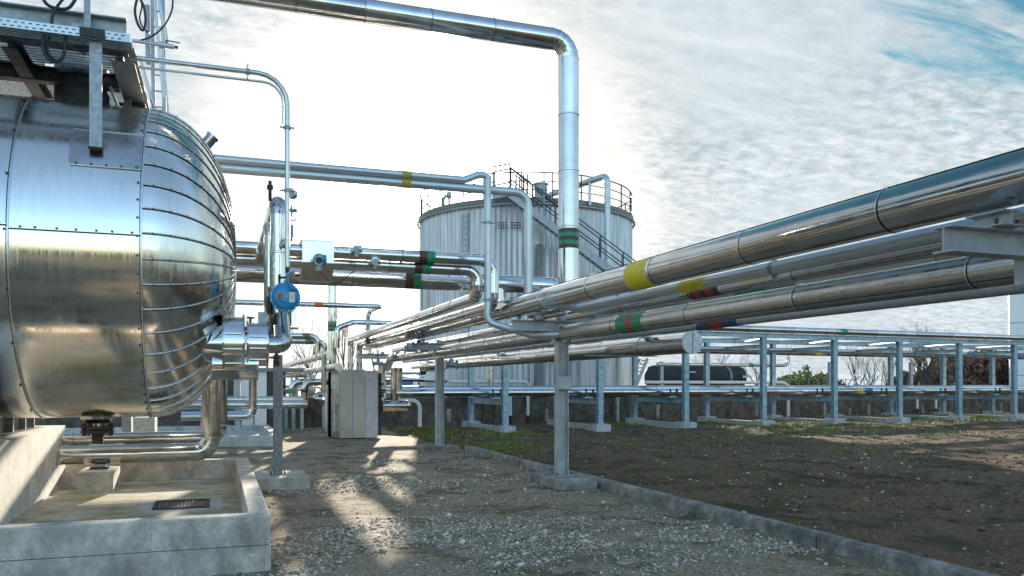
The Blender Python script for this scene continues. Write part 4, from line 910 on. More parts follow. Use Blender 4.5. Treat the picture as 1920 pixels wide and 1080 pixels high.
for i,(px,py,Y,mm) in enumerate(((770,655,19,'galv'),(785,648,19.6,'rust'),(800,655,20.2,'galvdark'),(745,668,24,'galv'))):
    q=at_y(px,py,Y); valve(['grey fitting left of the second post head','rust brown fitting left of the second post head','dark fitting beside the second post head','grey fitting far down the rack'][i],q,.10,i==1,mm)
t=T('round_drum','silver rounded drum lying low between the hooked pipes and the metal cabinet','drum',at_y(612,752,31)); b=MB(); a_=at_y(588,748,31); c_=at_y(640,748,31); rr=.30
b.lathe(a_,(1,0,0),[(0,0),(.05,rr*.6),(.16,rr*.9),(.3,rr),((c_.x-a_.x)-.3,rr),((c_.x-a_.x)-.1,rr*.85),((c_.x-a_.x),0)],'clad',28); b.build('shell',t)
b=MB(); b.box((a_.x+.3,30.8,-.1),(a_.x+.42,31.2,a_.z-.2),'galv'); b.build('support',t); b=MB(); b.box((c_.x-.42,30.8,-.1),(c_.x-.3,31.2,a_.z-.2),'galv'); b.build('support',t)
t=T('steel_rack','small steel frame of uprights and rails behind the dark post','frame',at_y(540,752,32))
for px in (520,533,556,583):
    b=MB(); q=at_y(px,752,32); b.box((q.x-.05,31.95,0),(q.x+.05,32.05,at_y(px,690 if px!=556 else 697,32).z),'galv' if px!=533 else 'darksteel'); b.build('upright',t)
for py in (692,706,731):
    b=MB(); a_=at_y(515,py,31.9); c_=at_y(592,py,31.9); b.box((a_.x,31.85,a_.z-.04),(c_.x,31.93,a_.z+.04),'galv'); b.build('rail',t)
for i,(pa,pb,r_) in enumerate(((516,588,.07),(530,604,.055))):
    prun(['upper thin pipe through the small steel frame','lower thin pipe through the small steel frame'][i],[(pa,699+i*26),(pb,699+i*26),(pb,752)],32.6,r_,bend=.2)
for i,px in enumerate((519,547,574)):
    prun(['left','middle','right'][i]+' slim upright pipe behind the small steel frame',[(px,690+i*4),(px,765)],33.2,.05,seg=1.0)
for i,(px,py,Y) in enumerate(((524,712,31.6),(543,735,31.6),(565,705,31.6),(580,738,31.5))):
    valve(['left valve in the small steel frame','second valve in the small steel frame','third valve in the small steel frame','right valve in the small steel frame'][i],at_y(px,py,Y),.10,i%2==0,'galvdark','valves in the small steel frame')
mb=MB(); q=at_y(716,700,25.2); mb.cyl((q.x,25.2,.9),(q.x,25.2,2.25),.10,'clad_dull',18); mb.cyl((q.x,25.2,1.3),(q.x,25.2,1.36),.14,'rust',18); mb.cyl((q.x,25.2,1.38),(q.x,25.2,1.44),.14,'rust',18); mb.build('flanged_riser',None,'short rusty flanged riser against the right side of the metal cabinet','pipe')
# ================================================================== WALL
def wall_y(X): return 30.6+ (X-3.0)*.0752+1.2
wl=T('bund_wall','long low dark stained concrete wall behind the blue pipe rack','wall',(20,33,0)); b=MB(); wz=1.06
for i in range(-3,16):
    xa=3.0+i*3.6; xb=xa+3.6; ya,yb=wall_y(xa),wall_y(xb); z0=-.2
    vs=[V3(xa+.008,ya,z0),V3(xb-.008,yb,z0),V3(xb-.008,yb,wz),V3(xa+.008,ya,wz),V3(xa+.008,ya+.25,z0),V3(xb-.008,yb+.25,z0),V3(xb-.008,yb+.25,wz),V3(xa+.008,ya+.25,wz)]
    b.add(vs,[(0,1,2,3),(5,4,7,6),(3,2,6,7),(0,3,7,4),(1,5,6,2)],'wall')
b.build('wall_panels',wl); b=MB()
xa,xb=3-10.8,3+57.6; b.add([V3(xa,wall_y(xa)-.03,wz+.002),V3(xb,wall_y(xb)-.03,wz+.002),V3(xb,wall_y(xb)+.28,wz+.002),V3(xa,wall_y(xa)+.28,wz+.002)]+[V3(xa,wall_y(xa)-.03,wz+.05),V3(xb,wall_y(xb)-.03,wz+.05),V3(xb,wall_y(xb)+.28,wz+.05),V3(xa,wall_y(xa)+.28,wz+.05)],[(4,5,6,7),(0,1,5,4),(3,2,1,0)],'galvdark'); b.build('coping',wl)
b=MB()
for px,w_,h_ in ((840,.14,.55),(1025,.09,.5),(1232,.13,.62),(1418,.11,.6),(1545,.16,.6),(1590,.25,.35),(1630,.12,.5),(1730,.22,.45),(1760,.3,.35),(1832,.35,.55),(1880,.12,.5)):
    X=vx(px,33.5); y=wall_y(X)-.012; X=vx(px,y); y=wall_y(X)-.006
    n=10; pr=[(w_*random.uniform(.7,1.1),h_*k/9) for k in range(n)]; vs=[V3(X-a,y-a*.0-.0,.05+z) for a,z in pr]+[V3(X+a*random.uniform(.7,1.2),y+a*.075,.05+z) for a,z in pr]
    b.add(vs,[(k,k+n,k+n+1,k+1) for k in range(n-1)],'limebloom')
b.build('bloom_patches',wl)
# ================================================================== BLUE GREY RACK
DV=V3(math.cos(R_(4.3)),math.sin(R_(4.3)),0); A0=at_d(947,803,27.0); A0.z=0; SP=3.55; OFF=V3(0,3.85,0)
A0=V3(A0.x,A0.y,0)
ordn=['first','second','third','fourth','fifth','sixth','seventh','eighth','ninth','tenth','eleventh']
def rackpost(p,zt,lb,grp):
    t=T('rack_post',lb,'post',p,grp); b=MB(); b.ibeam(p+V3(0,0,.24),p+V3(0,0,zt),.19,.19,.014,'bluegalv',V3(0,1,0)); b.build('shaft',t)
    b=MB(); b.box((p.x-.17,p.y-.15,.225),(p.x+.17,p.y+.15,.242),'bluegalv'); b.build('base_plate',t)
    b=MB(); b.box((p.x-.12,p.y-.12,zt),(p.x+.12,p.y+.12,zt+.015),'bluegalv'); b.build('head_plate',t); return t
NP=10; ZF=3.34; ZB=3.34
for i in range(NP):
    f=A0+DV*SP*i; k=f+OFF
    rackpost(f,ZF if i else 2.9,'%s front post of the blue-grey rack counted from the left'%ordn[i],'front posts of the blue-grey rack')
    rackpost(k,ZB,'%s rear post of the blue-grey rack counted from the left'%ordn[i],'rear posts of the blue-grey rack')
    s=T('concrete_sleeper','%s pale concrete ground sleeper from the left under the blue-grey rack'%ordn[i],'sleeper',f,'ground sleepers of the blue-grey rack'); b=MB()
    b.box((f.x-.13,f.y+.33,-.1),(f.x+.13,k.y-.33,.17),'sleeper'); b.build('strip',s)
    for q in (f,k): b=MB(); b.box((q.x-.27,q.y-.32,-.1),(q.x+.27,q.y+.32,.225),'sleeper'); b.build('pad',s)
    lbm=MB(); lbm.ibeam(f+V3(0,.10,1.0),k+V3(0,-.10,1.0),.12,.19,.01,'bluegalv'); lbm.build('rack_crossbeam',None,'%s low crossbeam from the left between front and rear blue-grey posts'%ordn[i],'beam','low crossbeams of the blue-grey rack')
    lbm=MB(); lbm.ibeam(f+V3(0,.10,ZF-.30),k+V3(0,-.10,ZB-.30),.12,.14,.01,'bluegalv'); lbm.build('rack_crossbeam',None,'%s high crossbeam from the left on the blue-grey rack'%ordn[i],'beam','high crossbeams of the blue-grey rack') if i else None
    # guide clamps of the low pipes
    c=MB(); q=f+V3(0,1.0,1.09)
    c.box((q.x-.16,q.y-.12,1.082),(q.x+.16,q.y+.12,1.16),'bluegalv')
    for sx in (-.14,.14): c.box((q.x+sx-.03,q.y-.19,1.16),(q.x+sx+.03,q.y-.15,1.42),'darksteel')
    c.build('pipe_guide',None,'%s pipe guide from the left under the low pipes of the blue-grey rack'%ordn[i],'bracket','pipe guides on the low crossbeams')
fb=A0+DV*(SP*1-.3); fe=A0+DV*(SP*(NP-1)+1.2)
mb=MB(); mb.ibeam(fb+V3(0,0,ZF+.10),fe+V3(0,0,ZF+.10),.14,.17,.012,'bluegalv'); mb.build('rack_girder',None,'long front top girder of the blue-grey rack','beam')
mb=MB(); mb.ibeam(A0-DV*.3+OFF+V3(0,0,ZB+.10),fe+OFF+V3(0,0,ZB+.10),.14,.17,.012,'bluegalv'); mb.build('rack_girder',None,'long rear top girder of the blue-grey rack','beam')
for i in range(1,NP-1):
    mb=MB(); f=A0+DV*SP*i; mb.bar(f+V3(.1,.1,ZF+.02),f+DV*SP*.5+OFF+V3(0,-.1,ZB+.05),.07,.06,'bluegalv'); mb.bar(f+DV*SP*.5+OFF+V3(.01,-.1,ZB+.05),f+DV*SP+V3(-.1,.1,ZF+.02),.07,.06,'bluegalv'); mb.build('rack_brace',None,'%s pair of flat diagonal braces from the left, in the roof of the blue-grey rack'%ordn[i-1],'brace','diagonal braces of the blue-grey rack')
z=ZF+.33
def along(off,z,a,b_): return [A0+DV*a+V3(0,off,z),A0+DV*b_+V3(0,off,z)]
gb='clad pipes on the blue-grey rack'
p_=along(0,z,1.2,36); q_=at_y(1575,626,A0.y); t0=(q_.x-A0.x)/DV.x
t0=SP*4+.25
pipe('insulated_pipe','top front pipe on the blue-grey rack with one small green band',p_,.13,seg=2.2,group=gb,bandl=[(A0+DV*(t0)+V3(0,0,z),A0+DV*(t0+.35)+V3(0,0,z),['green'])])
pipe('insulated_pipe','high rear pipe of the blue-grey rack with a yellow flange',along(4.25,3.06,3.0,40),.17,seg=2.6,group=gb,bandl=[(A0+DV*(16.9)+V3(0,4.25,3.06),A0+DV*(17.25)+V3(0,4.25,3.06),['yellow'])])
pipe('insulated_pipe','high middle pipe under the top girder of the blue-grey rack',along(2.4,3.02,3.5,38),.07,seg=2.6,group=gb)
pipe('insulated_pipe','front low pipe on the blue-grey rack, yellow and blue stripes',along(.95,1.31,-4.5,38),.125,seg=2.4,group=gb,bandl=[(A0+DV*(16.3)+V3(0,.95,1.31),A0+DV*(16.55)+V3(0,.95,1.31),['yellow']),(A0+DV*(16.7)+V3(0,.95,1.31),A0+DV*(17.1)+V3(0,.95,1.31),['bluep'])])
pipe('insulated_pipe','middle low pipe on the blue-grey rack',along(1.38,1.42,-4.6,38),.125,seg=2.2,group=gb)
pipe('insulated_pipe','rear low pipe on the blue-grey rack',along(1.80,1.32,-4.4,38),.11,seg=2.3,group=gb)
pipe('insulated_pipe','wide low pipe at the back of the blue-grey rack',along(2.7,1.22,2,38),.13,seg=2.3,group=gb)
def zat(py,p): return EYE+(HZ-py)/FPX*(p.x*S_+p.y*C_)
# white pipes behind the rack
prun('thin white pipe behind the rack, hooking down at its right end',[(1210,717),(1478,717),(1478,785)],33.0,.075,smooth=True,mat='white',bend=.35,grp='white pipes along the wall')
prun('white pipe with a green band running over the black tank to a raised elbow',[(1232,683),(1478,681),(1478,640)],34.5,.085,seg=2,bend=.3,bl=[(.70,0,.14,['green'])],grp='white pipes along the wall')
prun('upper white pipe in front of the tank, hooking down at the right',[(838,660),(838,716),(991,717),(991,735)],31.2,.06,smooth=True,mat='white',bend=.22,grp='white pipes along the wall')
prun('lower white pipe in front of the tank, left of the blue-grey posts',[(834,745),(842,734),(960,734)],31.4,.055,smooth=True,mat='white',bend=.2,grp='white pipes along the wall')
prun('clad drop pipe in front of the tank between two blue-grey posts',[(920,660),(920,733)],30.6,.13,seg=.8,grp='white pipes along the wall')
for i,(px,py) in enumerate(((957,795),(990,793),(1478,783),(1720,768),(1755,766))):
    Y=wall_y(vx(px,33))-.35; q=at_y(px,742,Y); t=T('standpipe',['short white leg at the wall, left of two near the second blue post','short white leg at the wall, right of two near the second blue post','white leg below the hooked pipe right of the fourth blue post','thin white leg at the wall behind the sixth front post gap','thin white leg at the wall left of the seventh front post'][i],'pipe',(q.x,Y,0),'white pipe legs with black feet')
    b=MB(); b.cyl((q.x,Y,.3),(q.x,Y,1.16),.065,'white',14); b.build('tube',t); b=MB(); b.cyl((q.x,Y,-.05),(q.x,Y,.3),.072,'rubber',14); b.build('foot',t)
for i,(px,zt) in enumerate(((1158,2.6),(1240,2.75),(1708,2.9),(1860,2.9),(1556,2.9))):
    Y=37+i*.6; q=at_y(px,720,Y); mb=MB(); mb.ibeam((q.x,Y,0),(q.x,Y,zt),.17,.17,.012,'postgrey' if i!=1 else 'galv',(0,1,0)); mb.build('back_post',None,['grey post in front of the pale tank cladding','grey post left of the black tank','pale post behind the rack, left of the bare trees','pale post behind the rack, before the brown hedge','pale post behind the rack near the fifth front post'][i],'post','grey posts behind the wall')
at_t=lambda px,py,d: at_d(px,py,d*1.05)
# ================================================================== STORAGE TANK
TD=42.0; tc_=at_d(986,720,TD); TX,TY=tc_.x,tc_.y; TR=5.3; TZ=9.85
tk_=T('storage_tank','large upright round tank in ribbed pale cladding, with a stair and roof railing','tank',(TX,TY,0))
m,b_=newmat('ribbed_cladding'); g_=wcoord(); n1=NOISE(MAP(g_,(2.2,2.2,.22)),1.2,8,.65); n2=NOISE(MAP(g_,(3,3,.12)),1.6,8,.7)
c_=MIX(MR(n1,.35,.65),(.44,.45,.47),(.62,.63,.66)); c_=MIX(M('MULTIPLY',MR(n2,.56,.68),.75),c_,(.22,.18,.17)); setin(b_,'Base Color',c_); setin(b_,'Roughness',.42); setin(b_,'Metallic',.55); MAT['ribs']=m
b=MB(); n=540; vs=[];
for i in range(n):
    a=2*math.pi*i/n; r=TR+(.06 if (i%4)==0 else (0.0))
    for z_ in (0.1,2.9,5.9,TZ-.15): vs.append(V3(TX+r*math.cos(a),TY+r*math.sin(a),z_))
fs=[(4*i+k,4*((i+1)%n)+k,4*((i+1)%n)+k+1,4*i+k+1) for i in range(n) for k in range(3)]
b.add(vs,fs,'ribs'); b.build('shell',tk_)
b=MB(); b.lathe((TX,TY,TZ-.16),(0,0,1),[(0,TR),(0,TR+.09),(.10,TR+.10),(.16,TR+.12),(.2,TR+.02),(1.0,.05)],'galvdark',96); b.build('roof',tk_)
b=MB(); pts=[V3(TX+(TR+.16)*math.cos(a*math.pi/48),TY+(TR+.16)*math.sin(a*math.pi/48),TZ-.28) for a in range(97)]; b.tube(pts,.05,'galv',6,False)
for k in range(48): a=k*math.pi/24; b.bar((TX+TR*math.cos(a),TY+TR*math.sin(a),TZ-.25),(TX+(TR+.2)*math.cos(a),TY+(TR+.2)*math.sin(a),TZ-.25),.04,.05,'galvdark')
b.build('rim_pipe',tk_)
rl=T('roof_railing','dark thin railing round the roof of the big tank','railing',(TX,TY,TZ)); b=MB()
for zz_ in (.38,.76,1.15):
    pts=[V3(TX+(TR+.02)*math.cos(a*math.pi/48),TY+(TR+.02)*math.sin(a*math.pi/48),TZ+zz_) for a in range(97)]; b.tube(pts,.022 if zz_<1 else .03,'darksteel',5,False)
b.build('rails',rl); 
for k in range(24):
    a=(k+.5)*math.pi/12; b=MB(); b.cyl((TX+(TR+.02)*math.cos(a),TY+(TR+.02)*math.sin(a),TZ+.0),(TX+(TR+.02)*math.cos(a),TY+(TR+.02)*math.sin(a),TZ+1.15),.03,'darksteel',6); b.build('baluster',rl)
# stair in front of the tank
st=T('tank_stair','grey steel stair climbing left across the front of the big tank','stair',at_t(1130,720,33.6))
ST0=at_t(958,372,34.2); ST1=at_t(1208,560,33.9); dr=(ST1-ST0); dh=V3(dr.x,dr.y,0).normalized(); sdv=V3(dh.y,-dh.x,0)  # toward camera
for s_ in (0,.8):
    b=MB(); b.bar(ST0+sdv*s_,ST1+sdv*s_,.05,.30,'galv'); b.build('stringer',st)
    b=MB()
    for h in (.55,1.05): b.tube([ST0+sdv*s_+V3(0,0,h+.1),ST1+sdv*s_+V3(0,0,h+.1)],.026,'darksteel',6)
    for k in range(7): q=ST0.lerp(ST1,k/6)+sdv*s_; b.cyl(q,q+V3(0,0,1.15),.026,'darksteel',6)
    b.build('handrail',st)
b=MB(); k_=26
for k in range(k_):
    q=ST0.lerp(ST1,(k+.5)/k_); b.bar(q+sdv*.03,q+sdv*.77,.28,.05,'galvdark',(0,0,1))
b.build('treads',st)
b=MB(); L0=at_t(927,378,34.3); L1=at_t(962,374,34.2); b.bar(L0+sdv*.4,ST0+sdv*.4,.9,.16,'galv'); b.build('landing',st)
b=MB()
for s_ in (0,.8):
    for h in (.5,1.3): b.tube([L0+sdv*s_+V3(0,0,h),ST0+sdv*s_+V3(0,0,h)],.03,'darksteel',6)
for q in (L0,L0+sdv*.8,ST0,ST0+sdv*.8): b.cyl(q,q+V3(0,0,1.3),.03,'darksteel',6)
b.tube([ST0+V3(0,0,1.3),ST0.lerp(ST1,.45)+V3(0,0,1.15)],.03,'darksteel',6)
b.build('landing_rail',st)
b=MB()
for t in (.45,.8,): q=ST0.lerp(ST1,t); b.bar(q+V3(0,0,-.1),V3(q.x,q.y,0),.12,.12,'galv')
b.build('stair_legs',st)
# ladder cage hoops on the roof edge
for px in (905,915,972,980,988):
    pass
hp=T('roof_ladder_hoops','small dark hooped ladder rails at the stair landing of the tank','ladder hoops',at_t(975,372,34.6))
for px,w_ in ((968,.12),(975,.12),(982,.12),(989,.12),(907,.1),(914,.1)):
    b=MB(); q=at_t(px,372,34.8); pts=[q,q+V3(0,0,.95),q+V3(.04,.1,1.1),q+V3(.1,.3,1.1),q+V3(.12,.4,.9),q+V3(.12,.4,0)]; b.tube(pts,.026,'darksteel',6); b.build('hoop',hp)
ch=T('roof_vent','grey cylindrical vent with a thin mast on the tank roof','vent',at_t(1012,382,36)); b=MB(); q=at_t(1014,378,37); b.cyl(q+V3(0,0,-.3),q+V3(0,0,.78),.30,'galv',20); b.cyl(q+V3(0,0,.78),q+V3(0,0,.84),.36,'galv',20); b.build('drum',ch); b=MB(); q2=at_t(1020,405,34); b.cyl(q2,q2+V3(0,0,1.85),.035,'galv',8); b.build('mast',ch)
# pipe frame above the tank
prun('tall slim pipe standing before the tank, its top arm reaching over the roof',[(1012,372,38.0),(1139,303),(1139,720)],32.8,.135,seg=1.1,bend=.35,mat='zinc',grp='pipes at the big tank')
mb=MB(); q=at_t(1106,385,35.5); mb.cyl(q,q+V3(0,0,1.3),.07,'zinc',10); mb.build('arm_support',None,'short grey upright holding the slanting arm on the tank roof','post')
# gooseneck vents at the left of the roof
t=T('gooseneck_vent','grey hooked vent pipe on the left rim of the tank roof','vent',at_t(830,400,38)); b=MB(); smooth_geo(b,[at_t(832,410,38),at_t(832,370,38),at_t(844,362,38)],.06,'postgrey',10,.25); b.build('neck',t); b=MB(); q=at_t(842,372,37.8); b.cyl(q,q+V3(0,0,.3),.11,'postgrey',10); b.cyl(q,at_t(842,425,37.5),.05,'postgrey',10); b.build('cap',t)
t=T('roof_box','weathered pale box at the left rim of the tank roof','box',at_t(860,400,36.5)); q=at_t(861,398,36.5); b=MB(); b.box((q.x-.3,q.y-.1,q.z-.2),(q.x+.35,q.y+.5,q.z+.35),'sleeper'); b.build('body',t); b=MB(); b.tube([q+V3(.4,0,.1),q+V3(.45,0,.3),q+V3(.35,0,.5)],.03,'rust',6); b.build('bracket',t)
t=T('rusty_fitting','rust brown fitting at the far left of the tank rim','fitting',at_t(814,408,39)); q=at_t(816,408,39); b=MB(); b.cyl(q+V3(-.2,0,0),q+V3(.2,0,.1),.15,'rust',10); b.cyl(q,q+V3(0,0,.4),.08,'rust',8); b.build('body',t)
# ladder and drain pipes on the tank shell
t=T('tank_ladder','vertical white rung ladder on the left of the tank wall','ladder',at_t(872,730,35.6)); b=MB()
for px in (868,878): b.bar(at_t(px,735,35.6),at_t(px,400,35.6),.05,.04,'galv',(0,1,0))
b.build('rails',t); b=MB()
for k in range(30): py=405+k*11; b.cyl(at_t(868,py,35.6),at_t(878,py,35.6),.014,'galv',6)
b.build('rungs',t)
for px in (890,925): pass
for i,px in enumerate((1010,)):
    mb=MB(); q=at_t(px,715,34.6); mb.box((q.x-.06,q.y,0),(q.x+.22,q.y+.2,TZ-2.1),'galvdark'); mb.build('downpipe',None,'dark stained vertical duct on the tank wall beside the stair','duct')
mb=MB(); q=at_t(791,715,37); mb.cyl((q.x,q.y,0),(q.x,q.y,TZ-2.5),.05,'galv',10); mb.build('downpipe',None,'thin grey pipe standing at the left edge of the tank','pipe','pipes at the big tank')
for i,px in enumerate((940,966)):
    t=T('wall_bracket','small rusty bracket grid on the tank wall, %s of two'%('left' if i==0 else 'right'),'bracket',at_t(px,425,34.8),'rusty brackets on the tank wall'); b=MB()
    for k in range(4): b.cyl(at_t(px-6+k*5,417,34.7),at_t(px-6+k*5,428,34.7),.015,'rust',5)
    for y_ in (417,422,428): b.cyl(at_t(px-8,y_,34.7),at_t(px+11,y_,34.7),.015,'rust',5)
    b.build('bars',t)
# pinkish enclosure with lid behind the second post
t=T('pale_enclosure','pale pinkish machine cabinet with a dark edged lid behind the second steel post','cabinet',at_d(815,745,31.8)); b=MB(); a_=at_y(799,745,33.4); c_=at_y(838,716,33.4); b.box((a_.x,33.4,0),(c_.x,34.3,c_.z),'pinkcab'); b.build('body',t); b=MB(); c2=at_y(833,696,33.4); b.box((a_.x+.1,33.4,c_.z+.06),(c2.x,34.2,c2.z),'whitew'); b.box((a_.x-.03,33.35,c_.z),(c_.x+.03,34.32,c_.z+.055),'darksteel'); b.box((a_.x+.08,33.37,c2.z),(c2.x+.03,34.22,c2.z+.05),'darksteel'); b.build('lid',t)
b=MB(); b.cyl(at_y(788,697,31.8),at_y(798,697,31.8),.12,'darksteel',10); b.cyl(at_y(796,735,31.8),at_y(796,725,31.8),.1,'darksteel',10); b.build('fittings',t)
# blue building beyond
t=T('blue_shed','bright blue sheeted shed low beyond the plant, left of the big tank','shed',at_d(768,735,60)); b=MB(); a_=at_y(742,745,62); c_=at_y(793,700,62); b.box((a_.x,62,0),(c_.x,66,c_.z),'bluetarp'); b.build('walls',t); b=MB(); b.box((a_.x-.2,61.8,c_.z),(c_.x+.2,66.2,c_.z+.12),'white'); b.box((at_y(775,745,61.9).x,61.9,0),(at_y(783,745,61.9).x,61.97,c_.z-.5),'whitew'); b.build('trim',t)
for i,(px,py) in enumerate(((700,716),(700,722))):
    pass
prun('upper thin white pipe crossing before the blue shed',[(718,706),(795,706)],30,.055,smooth=True,mat='white')
prun('fatter white pipe crossing before the blue shed',[(718,711),(795,712)],29.5,.09)
# ------------------------------------------------------------------ black rail tank
tkc=T('black_tank_wagon','long black cylindrical tank wagon with a pale hoop, behind the wall','tank wagon',at_d(1315,735,60)); Yw=56; a_=at_y(1215,707,Yw); c_=at_y(1402,707,Yw); r=at_y(1300,685,Yw).z-at_y(1300,707,Yw).z
b=MB(); ax=V3(1,.08,0).normalized(); c0=V3(a_.x,Yw,a_.z); Lw=(c_.x-a_.x)
b.lathe(c0,ax,[(0,0),(.02,r*.6),(.2,r*.9),(.5,r)]+[(k,r) for k in ()]+[(Lw-.5,r),(Lw-.2,r*.9),(Lw-.02,r*.6),(Lw,0)],'tankblack',40)
for k in range(1,9): p=c0+ax*Lw*k/9; b.cyl(p-ax*.03,p+ax*.03,r+.015,'tankblack',40)
b.build('barrel',tkc); b=MB(); p=c0+ax*Lw*.80; b.cyl(p-ax*.12,p+ax*.10,r+.03,'galvdark',40); b.build('hoop',tkc)
b=MB(); b.box((c0.x+.6,Yw-.6,.75),(c0.x+Lw-1.5,Yw+.8,a_.z-r+.15),'tankblack')
for k in (1.4,2.6,Lw-3.2,Lw-2.0): b.cyl((c0.x+k,Yw-.7,.45),(c0.x+k,Yw-.55,.45),.45,'darksteel',20)
b.build('underframe',tkc)
b=MB(); q=c0+ax*Lw*.955
for k,(w_) in enumerate((.10,.10,.10,.10,.10)): b.box((q.x-.62+k*.17,Yw-r-.0,a_.z-.05),(q.x-.62+k*.17+w_,Yw-r*.93,a_.z+.13),'white')
q=c0+ax*Lw*.35; b.box((q.x-.4,Yw-r+.0,a_.z+.35),(q.x+.5,Yw-r*.85,a_.z+.42),'white'); b.box((q.x-1.9,Yw-r-.01,a_.z-.45),(q.x-1.5,Yw-r*.8,a_.z-.3),'galv'); b.build('lettering',tkc)
t=T('wagon_stair','open steel steps with handrails left of the black tank wagon','stair',at_d(1200,735,50)); b=MB(); 
for off in (0,1.0):
    p=at_y(1188,735,50)+V3(0,off,0); q=at_y(1214,672,50)+V3(0,off,0); b.bar(p,q,.06,.22,'galv'); b.tube([p+V3(0,0,.9),q+V3(0,0,.9)],.03,'galv',6)
b.build('frame',t); b=MB()
for k in range(9): p=at_y(1188,735,50).lerp(at_y(1214,672,50),(k+.5)/9); b.box((p.x-.15,50.05,p.z-.03),(p.x+.15,50.95,p.z+.03),'galvdark')
b.build('treads',t)
# tall white tank at the right edge
t=T('white_tower_tank','tall plain white building rising at the right edge of the picture','building',at_d(1915,735,62)); b=MB(); Yw=62-21; p=at_d(1893,720,60); q=at_d(1893,552,60)
m,b_=newmat('white_cladding_far'); g_=wcoord(); setin(b_,'Base Color',MIX(MR(NOISE(g_,.3,4,.5),.3,.7),(.82,.81,.79),(.88,.87,.85))); setin(b_,'Roughness',.6); MAT['farwhite']=m
RZW=-R_(50); b.box((p.x,p.y,0),(p.x+14,p.y+9,q.z),'farwhite',RZW,p); b.build('cladding',t)
b=MB(); b.box((p.x-.05,p.y-.05,q.z),(p.x+14.05,p.y+9,q.z+.3),'farwhite',RZW,p)
for zz_ in (2.2,4.1,6.0): b.box((p.x-.015,p.y-.015,zz_),(p.x+14,p.y-.001,zz_+.06),'galv',RZW,p)
b.build('trim',t)
# white railings / frames beyond
for i,(pa,pb) in enumerate((((1588,725),(1606,698)),((1598,725),(1612,705)),((1622,725),(1640,698)),((1634,725),(1648,704)),((1672,722),(1658,706)))):
    mb=MB(); mb.bar(at_y(*pa,48),at_y(*pb,48),.09,.09,'white'); mb.build('slanted_brace',None,['leftmost','second','third','fourth','rightmost'][i]+' slanting white brace beyond the wall behind the fifth and sixth blue posts','brace','slanting white braces beyond the wall')
t=T('wire_fence','thin dark mesh fence line beyond the wall at right','fence',at_d(1600,735,50)); b=MB()
for k in range(40): X=vx(1480,50)+k*.85; b.cyl((X,50,0),(X,50,2.0),.035,'galvdark',5)
b.build('fence_posts',t); b=MB()
for zz_ in (.6,1.0,1.5,1.95): b.cyl((vx(1480,50),50,zz_),(vx(1480,50)+33,50,zz_),.014,'galvdark',5)
b.build('wires',t)
# ================================================================== TREES
def branches(mb,p,d,L_,r,dep,rnd,mat='twig',spread=.5,up=.25):
    q=p; pts=[q]; rr=[r]; k=3
    for i in range(k):
        d=(d+V3(rnd.uniform(-1,1),rnd.uniform(-1,1),rnd.uniform(-.3,.6))*.13).normalized(); q=q+d*L_/k; pts.append(q); rr.append(r*(1-.45*(i+1)/k))
    mb.tube(pts,r,mat,5 if dep>2 else 3,False,rr)
    if dep==0: return
    n=rnd.choice((2,3,3)) if dep>1 else rnd.choice((3,4))
    for i in range(n):
        t=rnd.uniform(.35,1) if i else 1; j=min(k,int(t*k)); b0=pts[j]
        a=V3(rnd.uniform(-1,1),rnd.uniform(-1,1),rnd.uniform(-.3,1)+up).normalized(); nd=(d*(1-spread)+a*spread).normalized()
        branches(mb,b0,nd,L_*rnd.uniform(.6,.82),max(.006,r*.5),dep-1,rnd,mat,spread,up)
def bare_tree(lb,px,d,h,seed,th=.12,dep=5,spread=.5,up=.25,lean=0,name='bare_tree'):
    rnd=random.Random(seed); p=at_d(px,735,d); p.z=-.1; t=T(name,lb,'tree',p,'leafless trees beyond the plant'); b=MB(); th0=p+V3(lean,0,h*.32); b.tube([p,p+V3(lean*.3,0,h*.16),th0],th,'twig',8,True,[th*1.15,th,th*.8]); b.build('trunk',t)
    b=MB()
    for i in range(4): 
        a=V3(rnd.uniform(-1,1),rnd.uniform(-.8,.8),1.2+up).normalized(); branches(b,th0-V3(0,0,rnd.uniform(0,.1)*h),a,h*.28*rnd.uniform(.8,1.15),th*.5,dep-1,rnd,'twig',spread,up)
    b.build('crown',t)
H=lambda py,d:1.6+(720-py)/FPX*d
for i,(px,py,d,th,sp,up,lb) in enumerate((
 (585,578,62,.10,.38,.8,'bare narrow tree left of the upright background pipe, behind the banded pipes'),
 (578,650,75,.10,.55,.3,'small bare tree low between the dark post and the banded pipes'),
 (641,552,60,.10,.30,1.2,'tall bare tree just right of the upright background pipe'),
 (655,560,64,.09,.30,1.2,'second tall bare tree, right of the upright background pipe'),
 (705,590,66,.09,.35,1.0,'bare tree behind the hooked thin pipe'),
 (470,590,60,.08,.40,.8,'bare tree above the casing, left of the upright column'),
 (455,600,68,.08,.45,.6,'bare tree close to the vessel end above the casing'),
 (1330,640,78,.12,.55,.2,'bare tree behind the black tank wagon, left'),
 (1420,640,80,.14,.6,.15,'bare spreading tree right of the black tank wagon'),
 (1608,640,70,.10,.4,.8,'bare slender tree group behind the slanting white braces, left'),
 (1632,645,72,.10,.4,.8,'bare slender tree behind the slanting white braces, right'),
 (1662,655,74,.10,.45,.5,'small bare tree left of the sixth blue-grey front post'),
 (1722,606,58,.19,.55,.35,'large dark bare tree with forked limbs behind the rack'),
 (1742,612,60,.21,.55,.35,'large dark bare tree standing before the brown hedge'),
 )):
    bare_tree(lb,px,d,H(py,d)+.1,100+i,th,6 if i>11 else 5,sp,up,lean=.3 if i==12 else 0)
